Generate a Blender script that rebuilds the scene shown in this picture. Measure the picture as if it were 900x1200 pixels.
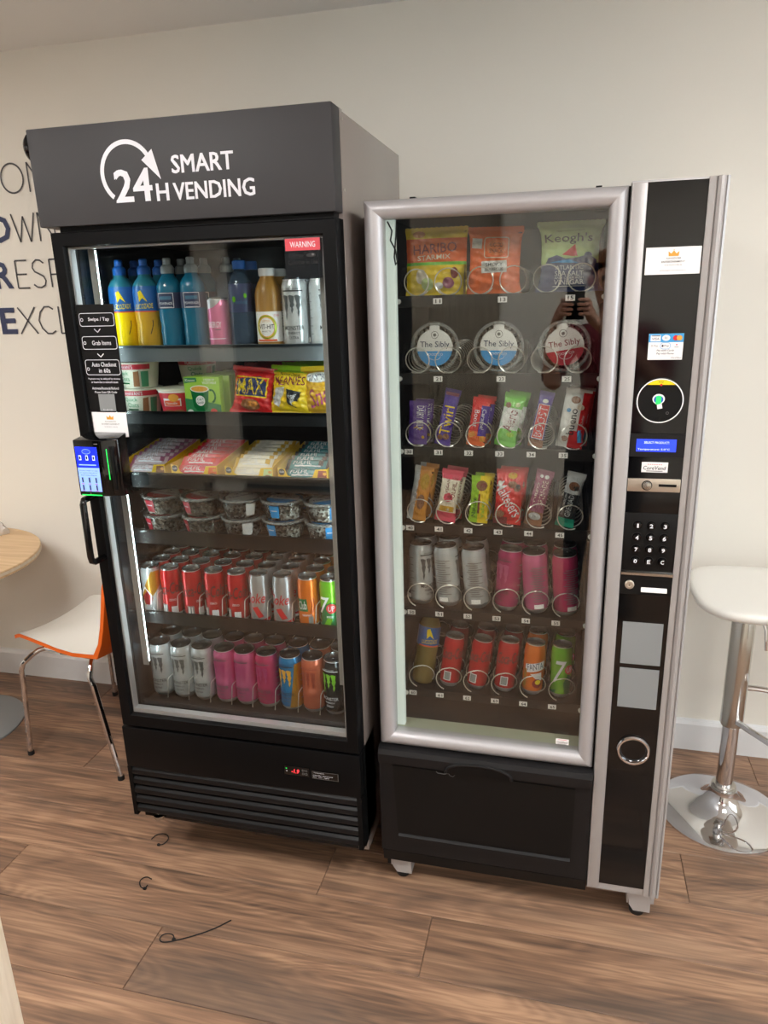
import bpy, bmesh, math, random
from mathutils import Matrix, Vector
random.seed(7)
for o in list(bpy.data.objects): bpy.data.objects.remove(o)
SC = bpy.context.scene; COL = SC.collection; PI = math.pi
sin, cos = math.sin, math.cos

# ---------------------------------------------------------------- camera, light, exposure
cam_data = bpy.data.cameras.new('camera'); cam = bpy.data.objects.new('camera', cam_data); COL.objects.link(cam)
cam_data.sensor_fit = 'AUTO'; cam_data.sensor_width = 36.0; cam_data.lens = 852.46 / 1200 * 36; cam_data.clip_start = 0.02
_R = ((0.97064, -0.23657, -0.04347), (0.23902, 0.92843, 0.28439), (-0.02692, -0.28643, 0.95772))   # right, forward, up columns
cam.matrix_world = Matrix(((_R[0][0], _R[0][2], -_R[0][1], 0), (_R[1][0], _R[1][2], -_R[1][1], 0), (_R[2][0], _R[2][2], -_R[2][1], 1.6294), (0, 0, 0, 1)))
SC.camera = cam
world = bpy.data.worlds.new('world'); SC.world = world; world.use_nodes = True
world.node_tree.nodes['Background'].inputs[0].default_value = (0.86, 0.93, 1.0, 1)
world.node_tree.nodes['Background'].inputs[1].default_value = 5.0      # overcast daylight outside the window
SC.view_settings.view_transform = 'Standard'; SC.view_settings.look = 'None'
SC.view_settings.gamma = 1.0; SC.view_settings.use_curve_mapping = False
SC.view_settings.exposure = 0.32
PANEL_POWER = 26.0      # radiance of the ceiling LED panels
LED_POWER = 12.0        # radiance of the fridge LED tubes

# ---------------------------------------------------------------- materials
def S(r, g, b):
    f = lambda c: (c / 255 / 12.92) if c / 255 <= .04045 else ((c / 255 + .055) / 1.055) ** 2.4
    return (f(r), f(g), f(b), 1)
MATS = {}
def mat(name, col, rough=.5, metal=0.0, coat=0.0, var=0.0, vscale=8, bump=0.0, bscale=60, spec=.5, emit=None, estr=0, alpha_mix=0.0, aniso=0):
    if name in MATS: return MATS[name]
    m = bpy.data.materials.new(name); m.use_nodes = True; nt = m.node_tree; b = nt.nodes['Principled BSDF']
    b.inputs['Base Color'].default_value = col; b.inputs['Roughness'].default_value = rough; b.inputs['Metallic'].default_value = metal
    b.inputs['Coat Weight'].default_value = coat; b.inputs['Specular IOR Level'].default_value = spec
    tc = None
    if var or bump:
        tc = nt.nodes.new('ShaderNodeTexCoord')
    if var:
        n = nt.nodes.new('ShaderNodeTexNoise'); n.inputs['Scale'].default_value = vscale; n.inputs['Detail'].default_value = 5
        nt.links.new(tc.outputs['Object'], n.inputs['Vector'])
        r = nt.nodes.new('ShaderNodeMapRange'); r.inputs[1].default_value = .3; r.inputs[2].default_value = .7; r.inputs[3].default_value = 1 - var; r.inputs[4].default_value = 1 + var
        nt.links.new(n.outputs['Fac'], r.inputs[0])
        mx = nt.nodes.new('ShaderNodeVectorMath'); mx.operation = 'SCALE'; mx.inputs[0].default_value = col[:3]
        nt.links.new(r.outputs[0], mx.inputs['Scale']); nt.links.new(mx.outputs[0], b.inputs['Base Color'])
    if bump:
        n2 = nt.nodes.new('ShaderNodeTexNoise'); n2.inputs['Scale'].default_value = bscale; n2.inputs['Detail'].default_value = 4
        nt.links.new(tc.outputs['Object'], n2.inputs['Vector'])
        bp = nt.nodes.new('ShaderNodeBump'); bp.inputs['Strength'].default_value = bump; bp.inputs['Distance'].default_value = .004
        nt.links.new(n2.outputs['Fac'], bp.inputs['Height']); nt.links.new(bp.outputs[0], b.inputs['Normal'])
    if emit: b.inputs['Emission Color'].default_value = emit; b.inputs['Emission Strength'].default_value = estr
    if alpha_mix:
        tr = nt.nodes.new('ShaderNodeBsdfTransparent'); mxs = nt.nodes.new('ShaderNodeMixShader'); mxs.inputs[0].default_value = alpha_mix
        out = nt.nodes['Material Output']
        nt.links.new(b.outputs[0], mxs.inputs[1]); nt.links.new(tr.outputs[0], mxs.inputs[2]); nt.links.new(mxs.outputs[0], out.inputs[0])
    MATS[name] = m; return m
def glass_mat(name, tint, ior=1.5, rough=0.0):
    m = bpy.data.materials.new(name); m.use_nodes = True; nt = m.node_tree; nt.nodes.remove(nt.nodes['Principled BSDF'])
    tr = nt.nodes.new('ShaderNodeBsdfTransparent'); tr.inputs[0].default_value = tint
    gl = nt.nodes.new('ShaderNodeBsdfGlossy'); gl.inputs['Roughness'].default_value = rough
    mx = nt.nodes.new('ShaderNodeMixShader')
    lw = nt.nodes.new('ShaderNodeLayerWeight'); lw.inputs['Blend'].default_value = .5
    pw = nt.nodes.new('ShaderNodeMath'); pw.operation = 'POWER'; pw.inputs[1].default_value = 4.0
    ml = nt.nodes.new('ShaderNodeMath'); ml.operation = 'MULTIPLY_ADD'; ml.inputs[1].default_value = .6; ml.inputs[2].default_value = ((ior - 1) / (ior + 1)) ** 2
    nt.links.new(lw.outputs['Facing'], pw.inputs[0]); nt.links.new(pw.outputs[0], ml.inputs[0]); nt.links.new(ml.outputs[0], mx.inputs[0])
    nt.links.new(tr.outputs[0], mx.inputs[1]); nt.links.new(gl.outputs[0], mx.inputs[2]); nt.links.new(mx.outputs[0], nt.nodes['Material Output'].inputs[0])
    MATS[name] = m; return m
GLASS = glass_mat('glass', (.96, .97, .96, 1), 1.52)
CLEAR = glass_mat('clear_plastic', (.93, .95, .95, 1), 1.5, .05)
FOIL_PET = glass_mat('bottle_plastic', (.80, .86, .88, 1), 1.5, .05)
def wood_floor():
    m = bpy.data.materials.new('floor_wood'); m.use_nodes = True; nt = m.node_tree; b = nt.nodes['Principled BSDF']; N = nt.nodes.new; Lk = nt.links.new
    tc = N('ShaderNodeTexCoord'); oi = N('ShaderNodeObjectInfo'); ml = N('ShaderNodeMath'); ml.operation = 'MULTIPLY'; ml.inputs[1].default_value = 37
    Lk(oi.outputs['Random'], ml.inputs[0]); ad = N('ShaderNodeVectorMath'); ad.operation = 'ADD'; Lk(tc.outputs['Object'], ad.inputs[0]); Lk(ml.outputs[0], ad.inputs[1])
    def noise(scale, vec, det=6, dist=0):
        mp = N('ShaderNodeMapping'); mp.inputs['Scale'].default_value = vec; Lk(ad.outputs[0], mp.inputs[0])
        n = N('ShaderNodeTexNoise'); n.inputs['Scale'].default_value = scale; n.inputs['Detail'].default_value = det; n.inputs['Distortion'].default_value = dist; Lk(mp.outputs[0], n.inputs['Vector']); return n
    g = noise(3, (1.3, 38, 1), 10, .3); big = noise(1.1, (.8, 4.0, 1), 4, .5); ring = noise(1.3, (.75, 4.2, 1), 2, .35); mid_ = noise(2.2, (.9, 7, 1), 4, .8)
    wv = N('ShaderNodeMath'); wv.operation = 'MULTIPLY'; wv.inputs[1].default_value = 150; Lk(ring.outputs['Fac'], wv.inputs[0])
    sn = N('ShaderNodeMath'); sn.operation = 'SINE'; Lk(wv.outputs[0], sn.inputs[0])
    m1 = N('ShaderNodeMath'); m1.operation = 'MULTIPLY_ADD'; m1.inputs[1].default_value = .062; Lk(sn.outputs[0], m1.inputs[0]); Lk(mid_.outputs['Fac'], m1.inputs[2])
    gm = N('ShaderNodeMath'); gm.operation = 'MULTIPLY_ADD'; gm.inputs[1].default_value = .95; gm.inputs[2].default_value = -.475; Lk(g.outputs['Fac'], gm.inputs[0])
    mr = N('ShaderNodeMath'); mr.operation = 'ADD'; Lk(m1.outputs[0], mr.inputs[0]); Lk(gm.outputs[0], mr.inputs[1])
    cr = N('ShaderNodeValToRGB'); e = cr.color_ramp.elements; e[0].position = .20; e[0].color = S(98, 77, 63); e[1].position = .80; e[1].color = S(174, 138, 109)
    k = cr.color_ramp.elements.new(.5); k.color = S(138, 106, 84); Lk(mr.outputs[0], cr.inputs[0])
    cr2 = N('ShaderNodeValToRGB'); e = cr2.color_ramp.elements; e[0].position = .50; e[0].color = (0, 0, 0, 1); e[1].position = .70; e[1].color = (.55, .55, .55, 1); Lk(big.outputs['Fac'], cr2.inputs[0])
    mx = N('ShaderNodeMix'); mx.data_type = 'RGBA'; Lk(cr2.outputs[0], mx.inputs[0]); Lk(cr.outputs[0], mx.inputs[6]); mx.inputs[7].default_value = S(88, 77, 69)
    gr = noise(5, (2, 30, 1), 6, .2); rr = N('ShaderNodeMapRange'); rr.inputs[3].default_value = .32; rr.inputs[4].default_value = .52; Lk(gr.outputs['Fac'], rr.inputs[0])
    hv = N('ShaderNodeMapRange'); hv.inputs[3].default_value = .86; hv.inputs[4].default_value = 1.12; Lk(oi.outputs['Random'], hv.inputs[0])
    sc = N('ShaderNodeVectorMath'); sc.operation = 'SCALE'; Lk(mx.outputs[2], sc.inputs[0]); Lk(hv.outputs[0], sc.inputs['Scale'])
    Lk(sc.outputs[0], b.inputs['Base Color']); Lk(rr.outputs[0], b.inputs['Roughness'])
    bp = N('ShaderNodeBump'); bp.inputs['Strength'].default_value = .12; bp.inputs['Distance'].default_value = .002; Lk(g.outputs['Fac'], bp.inputs['Height']); Lk(bp.outputs[0], b.inputs['Normal'])
    MATS['floor_wood'] = m; return m
def oak(name, c0, c1, sc=(1, 14, 14), rough=.45):
    m = bpy.data.materials.new(name); m.use_nodes = True; nt = m.node_tree; b = nt.nodes['Principled BSDF']; N = nt.nodes.new; Lk = nt.links.new
    tc = N('ShaderNodeTexCoord'); mp = N('ShaderNodeMapping'); mp.inputs['Scale'].default_value = sc; Lk(tc.outputs['Object'], mp.inputs[0])
    n = N('ShaderNodeTexNoise'); n.inputs['Scale'].default_value = 4; n.inputs['Detail'].default_value = 7; n.inputs['Distortion'].default_value = .3; Lk(mp.outputs[0], n.inputs['Vector'])
    cr = N('ShaderNodeValToRGB'); e = cr.color_ramp.elements; e[0].position = .3; e[0].color = c0; e[1].position = .7; e[1].color = c1; Lk(n.outputs['Fac'], cr.inputs[0])
    Lk(cr.outputs[0], b.inputs['Base Color']); b.inputs['Roughness'].default_value = rough; MATS[name] = m; return m
WOODF = wood_floor()
OAK = oak('table_oak', S(196, 160, 118), S(222, 190, 148))
OAKP = oak('panel_oak', S(205, 188, 164), S(228, 214, 194), (14, 14, 1))
GREYWOOD = oak('rear_panel_wood', S(128, 118, 104), S(164, 154, 138), (16, 16, 1))
mat('wall_paint', S(233, 229, 219), .75, var=.015, vscale=2, bump=.04, bscale=180)
mat('ceiling_paint', S(228, 226, 223), .85, var=.01, vscale=2)
mat('skirting', S(226, 227, 228), .4)
mat('unlit_dark', S(24, 26, 30), .6, var=.1, vscale=2)  # darkness of an unlit area put into the colour, keeps the fridge reflection deep
mat('header_grey', S(52, 51, 53), .6, var=.05, vscale=3, bump=.03, bscale=300)
mat('fridge_black', S(11, 11, 12), .42, spec=.13, var=.1, vscale=5)
mat('fridge_side_lit', S(128, 117, 112), .28, coat=.5, var=.06, vscale=3, bump=.03, bscale=300)  # right-hand side lightened: light reflected from the wall put into the colour
mat('gloss_black', S(7, 7, 8), .08)
mat('louvre_black', S(13, 15, 18), .4, spec=.35, var=.25, vscale=12)
mat('interior_dark', S(10, 17, 22), .24, spec=.4, var=.1, vscale=3)
mat('shelf_dark', S(8, 12, 15), .45, spec=.25)
mat('rail_grey', S(92, 98, 102), .4, var=.12, vscale=9)
mat('aluminium', S(184, 182, 184), .36, metal=.4, var=.03, vscale=4)
mat('alu_dull', S(174, 171, 170), .42, metal=.3, var=.02, vscale=4)
mat('steel', S(200, 198, 192), .22, metal=1.0)
mat('brushed', S(205, 195, 180), .35, metal=.8)
mat('chrome', S(220, 220, 222), .06, metal=1.0)
mat('wire', S(232, 230, 224), .28, metal=.7)
mat('matte_black', S(13, 13, 13), .45, spec=.25, var=.08, vscale=10)
mat('soft_black', S(22, 21, 22), .48, spec=.3, var=.08, vscale=10, bump=.05, bscale=250)
mat('deep_black', S(7, 7, 8), .5, spec=.25)
mat('rubber', S(18, 18, 18), .7)
mat('white', S(236, 234, 232), .5)
mat('paper', S(240, 238, 238), .6)
mat('ink', S(20, 20, 22), .6)
mat('greyink', S(110, 108, 106), .6)
mat('letter_white', S(226, 226, 232), .5)
mat('panel_grey', S(134, 137, 138), .5)
mat('cream_plastic', S(190, 192, 168), .4)
mat('white_plastic', S(236, 233, 226), .38)
mat('clip_white', S(230, 230, 228), .4)
mat('orange_plastic', S(238, 108, 28), .4)
mat('navy', S(44, 52, 86), .6)
mat('thin_letter', S(72, 70, 72), .6)
mat('red', S(206, 28, 36), .35)
mat('warn_red', S(214, 72, 84), .4)
mat('blue', S(30, 90, 190), .35)
mat('skyblue', S(60, 160, 220), .35)
mat('gold', S(222, 160, 60), .4)
mat('yellow', S(240, 212, 20), .35)
mat('green', S(60, 160, 60), .4)
mat('smoke', S(46, 50, 54), .25, alpha_mix=.72)
mat('screen_blue', S(38, 60, 225), .3, emit=S(40, 70, 255), estr=.75)
mat('screen_deep', S(20, 40, 220), .3, emit=S(20, 40, 240), estr=.9)
mat('screen_pale', S(130, 160, 240), .3, emit=S(130, 165, 250), estr=.8)
mat('screen_white', S(220, 230, 255), .3, emit=S(190, 210, 255), estr=.8)
mat('led_green', S(40, 230, 90), .3, emit=S(40, 255, 100), estr=.7)
mat('led_red', S(240, 60, 60), .3, emit=S(255, 50, 60), estr=1.8)
mat('led_white', (1, 1, 1, 1), .3, emit=(.80, .96, 1.0, 1), estr=LED_POWER)
mat('mint_diffuser', S(222, 230, 226), .5, emit=S(222, 236, 230), estr=.40)
mat('panel_light', (1, 1, 1, 1), .5, emit=(1.0, .975, .945, 1), estr=PANEL_POWER)

# ---------------------------------------------------------------- mesh helpers
class MB:
    def __init__(s): s.v = []; s.f = []; s.m = []
    def add(s, v, f, mi=0):
        k = len(s.v); s.v += [tuple(p) for p in v]; s.f += [tuple(i + k for i in q) for q in f]; s.m += [mi] * len(f); return s
    def box(s, x0, x1, y0, y1, z0, z1, mi=0):
        v = [(x, y, z) for z in (z0, z1) for y in (y0, y1) for x in (x0, x1)]
        return s.add(v, [(0, 2, 3, 1), (4, 5, 7, 6), (0, 1, 5, 4), (2, 6, 7, 3), (0, 4, 6, 2), (1, 3, 7, 5)], mi)
    def cbox(s, x0, x1, y0, y1, z0, z1, b=.003, mi=0, seg=2):
        bm = bmesh.new(); bmesh.ops.create_cube(bm, size=1)
        for q in bm.verts: q.co = Vector(((x0 + x1) / 2 + q.co.x * (x1 - x0), (y0 + y1) / 2 + q.co.y * (y1 - y0), (z0 + z1) / 2 + q.co.z * (z1 - z0)))
        bmesh.ops.bevel(bm, geom=bm.edges[:], offset=b, segments=seg, profile=.5, affect='EDGES')
        s.bm(bm, mi); return s
    def bm(s, bm, mi=0):
        bm.verts.index_update(); s.add([tuple(q.co) for q in bm.verts], [[q.index for q in f.verts] for f in bm.faces], mi); bm.free(); return s
    def lathe(s, prof, n=24, c=(0, 0, 0), mi=0, axis='z', bands=None, caps=True):
        v = []; f = []; mm = []
        for (r, z) in prof:
            for i in range(n):
                a = 2 * PI * i / n; p = (r * cos(a), r * sin(a), z)
                if axis == 'y': p = (r * cos(a), z, r * sin(a))
                if axis == 'x': p = (z, r * cos(a), r * sin(a))
                v.append((p[0] + c[0], p[1] + c[1], p[2] + c[2]))
        for j in range(len(prof) - 1):
            for i in range(n):
                i2 = (i + 1) % n; q = (j * n + i, j * n + i2, (j + 1) * n + i2, (j + 1) * n + i)
                f.append(q if axis != 'y' else q[::-1]); mm.append(bands[j] if bands else mi)
        if caps:
            if prof[0][0] > 1e-5: f.append(tuple(range(n))[::-1] if axis != 'y' else tuple(range(n))); mm.append(mm[0])
            k = (len(prof) - 1) * n
            if prof[-1][0] > 1e-5: f.append(tuple(range(k, k + n)) if axis != 'y' else tuple(range(k, k + n))[::-1]); mm.append(mm[-2] if len(mm) > 1 else mi)
        b = len(s.v); s.v += v; s.f += [tuple(i + b for i in q) for q in f]; s.m += mm; return s
    def tube(s, path, r, n=8, closed=False, mi=0):
        P = [Vector(p) for p in path]; k = len(P); v = []; f = []; prev = None
        rr = r if isinstance(r, (list, tuple)) else [r] * k
        for i in range(k):
            a = P[(i - 1) % k] if (closed or i > 0) else P[i]; b = P[(i + 1) % k] if (closed or i < k - 1) else P[i]
            t = (b - a).normalized()
            if prev is None:
                u = t.cross(Vector((0, 0, 1)));  u = u if u.length > .1 else t.cross(Vector((1, 0, 0)))
            else: u = prev - t * prev.dot(t)
            u.normalize(); prev = u; w = t.cross(u)
            for j in range(n):
                an = 2 * PI * j / n; v.append(P[i] + (u * cos(an) + w * sin(an)) * rr[i])
        for i in range(k if closed else k - 1):
            for j in range(n):
                j2 = (j + 1) % n; i2 = (i + 1) % k; f.append((i * n + j, i * n + j2, i2 * n + j2, i2 * n + j))
        if not closed: f.append(tuple(range(n))[::-1]); f.append(tuple(range((k - 1) * n, k * n)))
        return s.add(v, f, mi)
    def prism(s, poly, y0, y1, mi=0):          # polygon in x,z extruded along y
        n = len(poly); v = [(x, y0, z) for x, z in poly] + [(x, y1, z) for x, z in poly]
        f = [tuple(range(n)), tuple(range(n, 2 * n))[::-1]] + [(i, i + n, (i + 1) % n + n, (i + 1) % n) for i in range(n)]
        return s.add(v, f, mi)
    def prismx(s, poly, x0, x1, mi=0):         # polygon in y,z extruded along x
        n = len(poly); v = [(x0, y, z) for y, z in poly] + [(x1, y, z) for y, z in poly]
        f = [tuple(range(n)), tuple(range(n, 2 * n))[::-1]] + [(i, i + n, (i + 1) % n + n, (i + 1) % n) for i in range(n)]
        return s.add(v, f, mi)
    def prismz(s, poly, z0, z1, mi=0):
        n = len(poly); v = [(x, y, z0) for x, y in poly] + [(x, y, z1) for x, y in poly]
        f = [tuple(range(n))[::-1], tuple(range(n, 2 * n))] + [(i, (i + 1) % n, (i + 1) % n + n, i + n) for i in range(n)]
        return s.add(v, f, mi)
    def mesh(s, name, mats, smooth=35, recalc=True):
        me = bpy.data.meshes.new(name); me.from_pydata(s.v, [], s.f)
        for m_ in (mats if isinstance(mats, (list, tuple)) else [mats]): me.materials.append(MATS[m_] if isinstance(m_, str) else m_)
        me.polygons.foreach_set('material_index', s.m)
        if recalc:
            bm = bmesh.new(); bm.from_mesh(me); bmesh.ops.recalc_face_normals(bm, faces=bm.faces[:]); bm.to_mesh(me); bm.free()
        if smooth:
            me.polygons.foreach_set('use_smooth', [True] * len(me.polygons)); me.set_sharp_from_angle(angle=math.radians(smooth))
        me.update(); return me
    def build(s, name, mats, parent=None, smooth=35, recalc=True):
        if parent is not None:
            o = parent
            off = Vector((0, 0, 0))
            while o is not None: off += o.location; o = o.parent
            if off.length > 1e-9: s.v = [(p[0] - off.x, p[1] - off.y, p[2] - off.z) for p in s.v]
        ob = bpy.data.objects.new(name, s.mesh(name, mats, smooth, recalc)); COL.objects.link(ob); ob.parent = parent; return ob
def tag(o, label=None, cat=None, group=None, kind=None):
    if label: o['label'] = label
    if cat: o['category'] = cat
    if group: o['group'] = group
    if kind: o['kind'] = kind
    return o
def thing(name, label, cat, loc=(0, 0, 0), group=None):
    o = bpy.data.objects.new(name, None); COL.objects.link(o); o.location = loc; o.empty_display_size = .05
    return tag(o, label, cat, group)
def struct(name, mb, m, parent=None, smooth=0):
    o = mb.build(name, m, parent, smooth)
    if parent is None: tag(o, kind='structure')
    return o
def dup(root, parent=None):
    c = root.copy(); COL.objects.link(c); c.parent = parent
    for ch in list(root.children): dup(ch, c)
    return c
def bx(*a, **k): return MB().box(*a, **k)

# ---------------------------------------------------------------- flat artwork (lettering, shapes) mapped onto surfaces
_T = {}
def text_geo(s, bold=0.0, shear=0.0):
    key = (s, bold, shear)
    if key not in _T:
        cu = bpy.data.curves.new('text', 'FONT'); cu.body = s; cu.size = 1; cu.offset = bold; cu.resolution_u = 2; cu.shear = shear; cu.fill_mode = 'FRONT'; cu.align_x = 'CENTER'
        ob = bpy.data.objects.new('text', cu); me = ob.to_mesh()
        v = [(q.co.x, q.co.y) for q in me.vertices]; f = [tuple(p.vertices) for p in me.polygons]
        ob.to_mesh_clear(); bpy.data.objects.remove(ob); bpy.data.curves.remove(cu)
        xs = [p[0] for p in v]; ys = [p[1] for p in v]; cx, cy = (min(xs) + max(xs)) / 2, (min(ys) + max(ys)) / 2; w, h = max(xs) - min(xs), max(ys) - min(ys)
        _T[key] = ([((x - cx) / w, (y - cy) / h) for x, y in v], f)
    return _T[key]
def place(v, cx, cy, w, h, rot=0):
    c, s_ = cos(rot), sin(rot); return [(cx + x * w * c - y * h * s_, cy + x * w * s_ + y * h * c) for x, y in v]
def TX(s, cx, cy, w, h, m, rot=0, bold=0.0, shear=0.0):
    v, f = text_geo(s, min(bold, .006), shear); return (place(v, cx, cy, w, h, rot), f, m)
def TB(s, cx, cy, w, h, m, t):      # heavy lettering: the strokes thickened by overlaid copies
    return [TX(s, cx + a * t, cy + b * t * .6, w - 2 * t, h - 1.2 * t, m) for a, b in ((-1, -1), (-1, 1), (1, -1), (1, 1), (0, 0))]
def RC(cx, cy, w, h, m, rot=0): return (place([(-.5, -.5), (.5, -.5), (.5, .5), (-.5, .5)], cx, cy, w, h, rot), [(0, 1, 2, 3)], m)
def EL(cx, cy, w, h, m, n=28, rot=0): return (place([(.5 * cos(2 * PI * i / n), .5 * sin(2 * PI * i / n)) for i in range(n)], cx, cy, w, h, rot), [tuple(range(n))], m)
def RG(cx, cy, w, h, t, m, n=32, a0=0, a1=2 * PI):
    v = []; full = abs(a1 - a0 - 2 * PI) < 1e-6
    for i in range(n + 1):
        a = a0 + (a1 - a0) * i / n; v += [(cx + w / 2 * cos(a), cy + h / 2 * sin(a)), (cx + (w / 2 - t) * cos(a), cy + (h / 2 - t) * sin(a))]
    return (v, [(2 * i, 2 * i + 2, 2 * i + 3, 2 * i + 1) for i in range(n)], m)
def PL(pts, m): return (list(pts), [tuple(range(len(pts)))], m)
def FR(cx, cy, w, h, t, m):
    o = [(-w / 2, -h / 2), (w / 2, -h / 2), (w / 2, h / 2), (-w / 2, h / 2)]; i_ = [(x - math.copysign(t, x), y - math.copysign(t, y)) for x, y in o]
    return ([(cx + x, cy + y) for x, y in o + i_], [(k, (k + 1) % 4, (k + 1) % 4 + 4, k + 4) for k in range(4)], m)
def ST(pts, t, m):                              # stroke: ribbon of width t along a polyline
    v = []; n = len(pts)
    for i in range(n):
        a = Vector(pts[max(i - 1, 0)]); b = Vector(pts[min(i + 1, n - 1)]); d = (b - a); d = d.normalized() if d.length > 1e-9 else Vector((1, 0)); nn = Vector((-d.y, d.x)) * t / 2
        v += [(pts[i][0] + nn.x, pts[i][1] + nn.y), (pts[i][0] - nn.x, pts[i][1] - nn.y)]
    return (v, [(2 * i, 2 * i + 2, 2 * i + 3, 2 * i + 1) for i in range(n - 1)], m)
def art(parent, fn, items, name='printed_artwork', maxlen=None, step=.00016, base=.0006, loc=True):
    """flat print: each item lies a hair above the one before it on the surface fn(u, v, lift)"""
    V = []; F = []; MI = []; names = []
    for k, (v, f, m) in enumerate(items):
        if m not in names: names.append(m)
        if maxlen:
            bm = bmesh.new(); vs = [bm.verts.new((x, y, 0)) for x, y in v]
            for q in f:
                try: bm.faces.new([vs[i] for i in q])
                except ValueError: pass
            for _ in range(5):
                bmesh.ops.triangulate(bm, faces=bm.faces[:])
                le = [e for e in bm.edges if e.calc_length() > maxlen]
                if not le: break
                bmesh.ops.subdivide_edges(bm, edges=le, cuts=1)
            bmesh.ops.triangulate(bm, faces=bm.faces[:])
            bm.verts.index_update(); v = [(q.co.x, q.co.y) for q in bm.verts]; f = [[q.index for q in fc.verts] for fc in bm.faces]; bm.free()
        o = len(V); V += [fn(x, y, base + step * k) for x, y in v]; F += [tuple(i + o for i in q) for q in f]; MI += [names.index(m)] * len(f)
    mb = MB(); mb.v = V; mb.f = F; mb.m = MI
    if not loc:
        me = mb.mesh(name, names, 0, False); ob = bpy.data.objects.new(name, me); COL.objects.link(ob); ob.parent = parent; return ob
    return mb.build(name, names, parent, 0, False)
def front(y): return lambda u, v, d: (u, y - d, v)
# ================================================================ the room
X0, X1, Y0, Y1, ZC = -4.2, 2.7, -2.6, 2.513, 2.484
fl = struct('floor', bx(X0, X1, Y0, Y1, -.08, -.012), 'deep_black')
ROWH = .1912; seams = {}
for k in range(-3, 8):
    y0 = 1.1815 + ROWH * k; y1 = min(y0 + ROWH, Y1)
    if y0 >= Y1: continue
    j0 = {0: -1.003, 1: -.294, 2: -.628}.get(k, -1.2 + (k * .53) % 1.29)
    x = j0 - 3 * 1.29
    while x < X1:
        a, b = max(x, X0), min(x + 1.29, X1)
        if b - a > .02:
            g = .0007; m = MB(); w, d = (b - a) / 2 - g, (y1 - y0) / 2 - g
            t = .0012
            m.add([(-w, -d, -.012), (w, -d, -.012), (w, d, -.012), (-w, d, -.012), (-w, -d, -t), (w, -d, -t), (w, d, -t), (-w, d, -t), (-w + t, -d + t, 0), (w - t, -d + t, 0), (w - t, d - t, 0), (-w + t, d - t, 0)],
                  [(3, 2, 1, 0), (0, 1, 5, 4), (1, 2, 6, 5), (2, 3, 7, 6), (3, 0, 4, 7), (4, 5, 9, 8), (5, 6, 10, 9), (6, 7, 11, 10), (7, 4, 8, 11), (8, 9, 10, 11)])
            o = m.build('floor_plank', WOODF, None, 0); o.location = ((a + b) / 2, (y0 + y1) / 2, 0); o.parent = fl
        x += 1.29
rest = struct('floor_boards', bx(X0, X1, Y0, 1.1815 - 3 * ROWH - .001, -.012, 0), WOODF, fl)
wl = struct('wall_back', bx(X0, X1, Y1, Y1 + .1, -.08, ZC + .1), 'wall_paint')
struct('wall_left', bx(X0 - .1, X0, Y0, Y1, -.08, ZC + .1), 'wall_paint')
WY0, WY1, WZ0, WZ1 = -.9, 1.75, .85, 2.2
struct('wall_right', MB().box(X1, X1 + .1, Y0, WY0, -.08, ZC + .1).box(X1, X1 + .1, WY1, Y1, -.08, ZC + .1).box(X1, X1 + .1, WY0, WY1, -.08, WZ0).box(X1, X1 + .1, WY0, WY1, WZ1, ZC + .1), 'wall_paint')
wn = struct('window_1', MB().box(X1 + .02, X1 + .07, WY0, WY0 + .05, WZ0, WZ1).box(X1 + .02, X1 + .07, WY1 - .05, WY1, WZ0, WZ1).box(X1 + .02, X1 + .07, WY0 + .05, WY1 - .05, WZ0, WZ0 + .05).box(X1 + .02, X1 + .07, WY0 + .05, WY1 - .05, WZ1 - .05, WZ1).box(X1 + .02, X1 + .07, .40, .45, WZ0 + .05, WZ1 - .05), 'skirting')
bx(X1 + .042, X1 + .048, WY0 + .05, .40, WZ0 + .05, WZ1 - .05).build('window_pane', GLASS, wn, 0); bx(X1 + .042, X1 + .048, .45, WY1 - .05, WZ0 + .05, WZ1 - .05).build('window_pane', GLASS, wn, 0)
bx(X1 - .04, X1 + .1, WY0 - .03, WY1 + .03, WZ0 - .025, WZ0 - .001).build('window_sill', 'skirting', wn, 0)
struct('ceiling', bx(X0, X1, Y0, Y1, ZC, ZC + .1), 'ceiling_paint')
wr = struct('wall_rear', bx(-.54, X1, Y0 - .1, Y0, -.08, ZC + .1), 'wall_paint')
m = MB().box(X0, -1.24, Y0 - .1, Y0, -.08, ZC + .1); m.build('unlit_area', 'unlit_dark', wr, 0)  # dark sheet standing in for the unlit left rear, seen only in reflections
bx(-1.24, -1.0, Y0 - .1, Y0, -.08, ZC + .1).build('wood_panel', GREYWOOD, wr, 0)
bx(-.995, -.54, Y0 - .1, Y0 + .03, -.08, ZC + .1).build('wood_panel', GREYWOOD, wr, 0)
bx(-3.0, -2.75, Y0, Y0 + .12, 0, ZC).build('pilaster', 'wall_paint', wr, 0)
m = MB().prismx([(Y1, 0), (Y1 - .016, 0), (Y1 - .016, .105), (Y1 - .010, .118), (Y1, .122)], X0, X1); struct('baseboard_back', m, 'skirting')
def ceiling_light(x, y, lab, n):
    t = thing('ceiling_light', lab, 'ceiling light', (x, y, ZC), 'square ceiling light panels')
    m = MB()
    for a, b, c, d in ((-.3, .3, -.3, -.28), (-.3, .3, .28, .3), (-.3, -.28, -.28, .28), (.28, .3, -.28, .28)): m.box(x + a, x + b, y + c, y + d, ZC - .014, ZC)
    m.build('frame', 'white', t, 0); bx(x - .28, x + .28, y - .28, y + .28, ZC - .009, ZC - .001).build('diffuser', 'panel_light', t, 0)
for i, (x, y, l) in enumerate(((.9, .55, 'nearest right'), (-1.3, .35, 'nearest left'), (-3.1, .9, 'far left, above the round table'), (.9, -1.5, 'rear right'), (-1.3, -1.5, 'rear left'))):
    ceiling_light(x, y, 'square white ceiling light panel, %s' % l, i)

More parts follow.
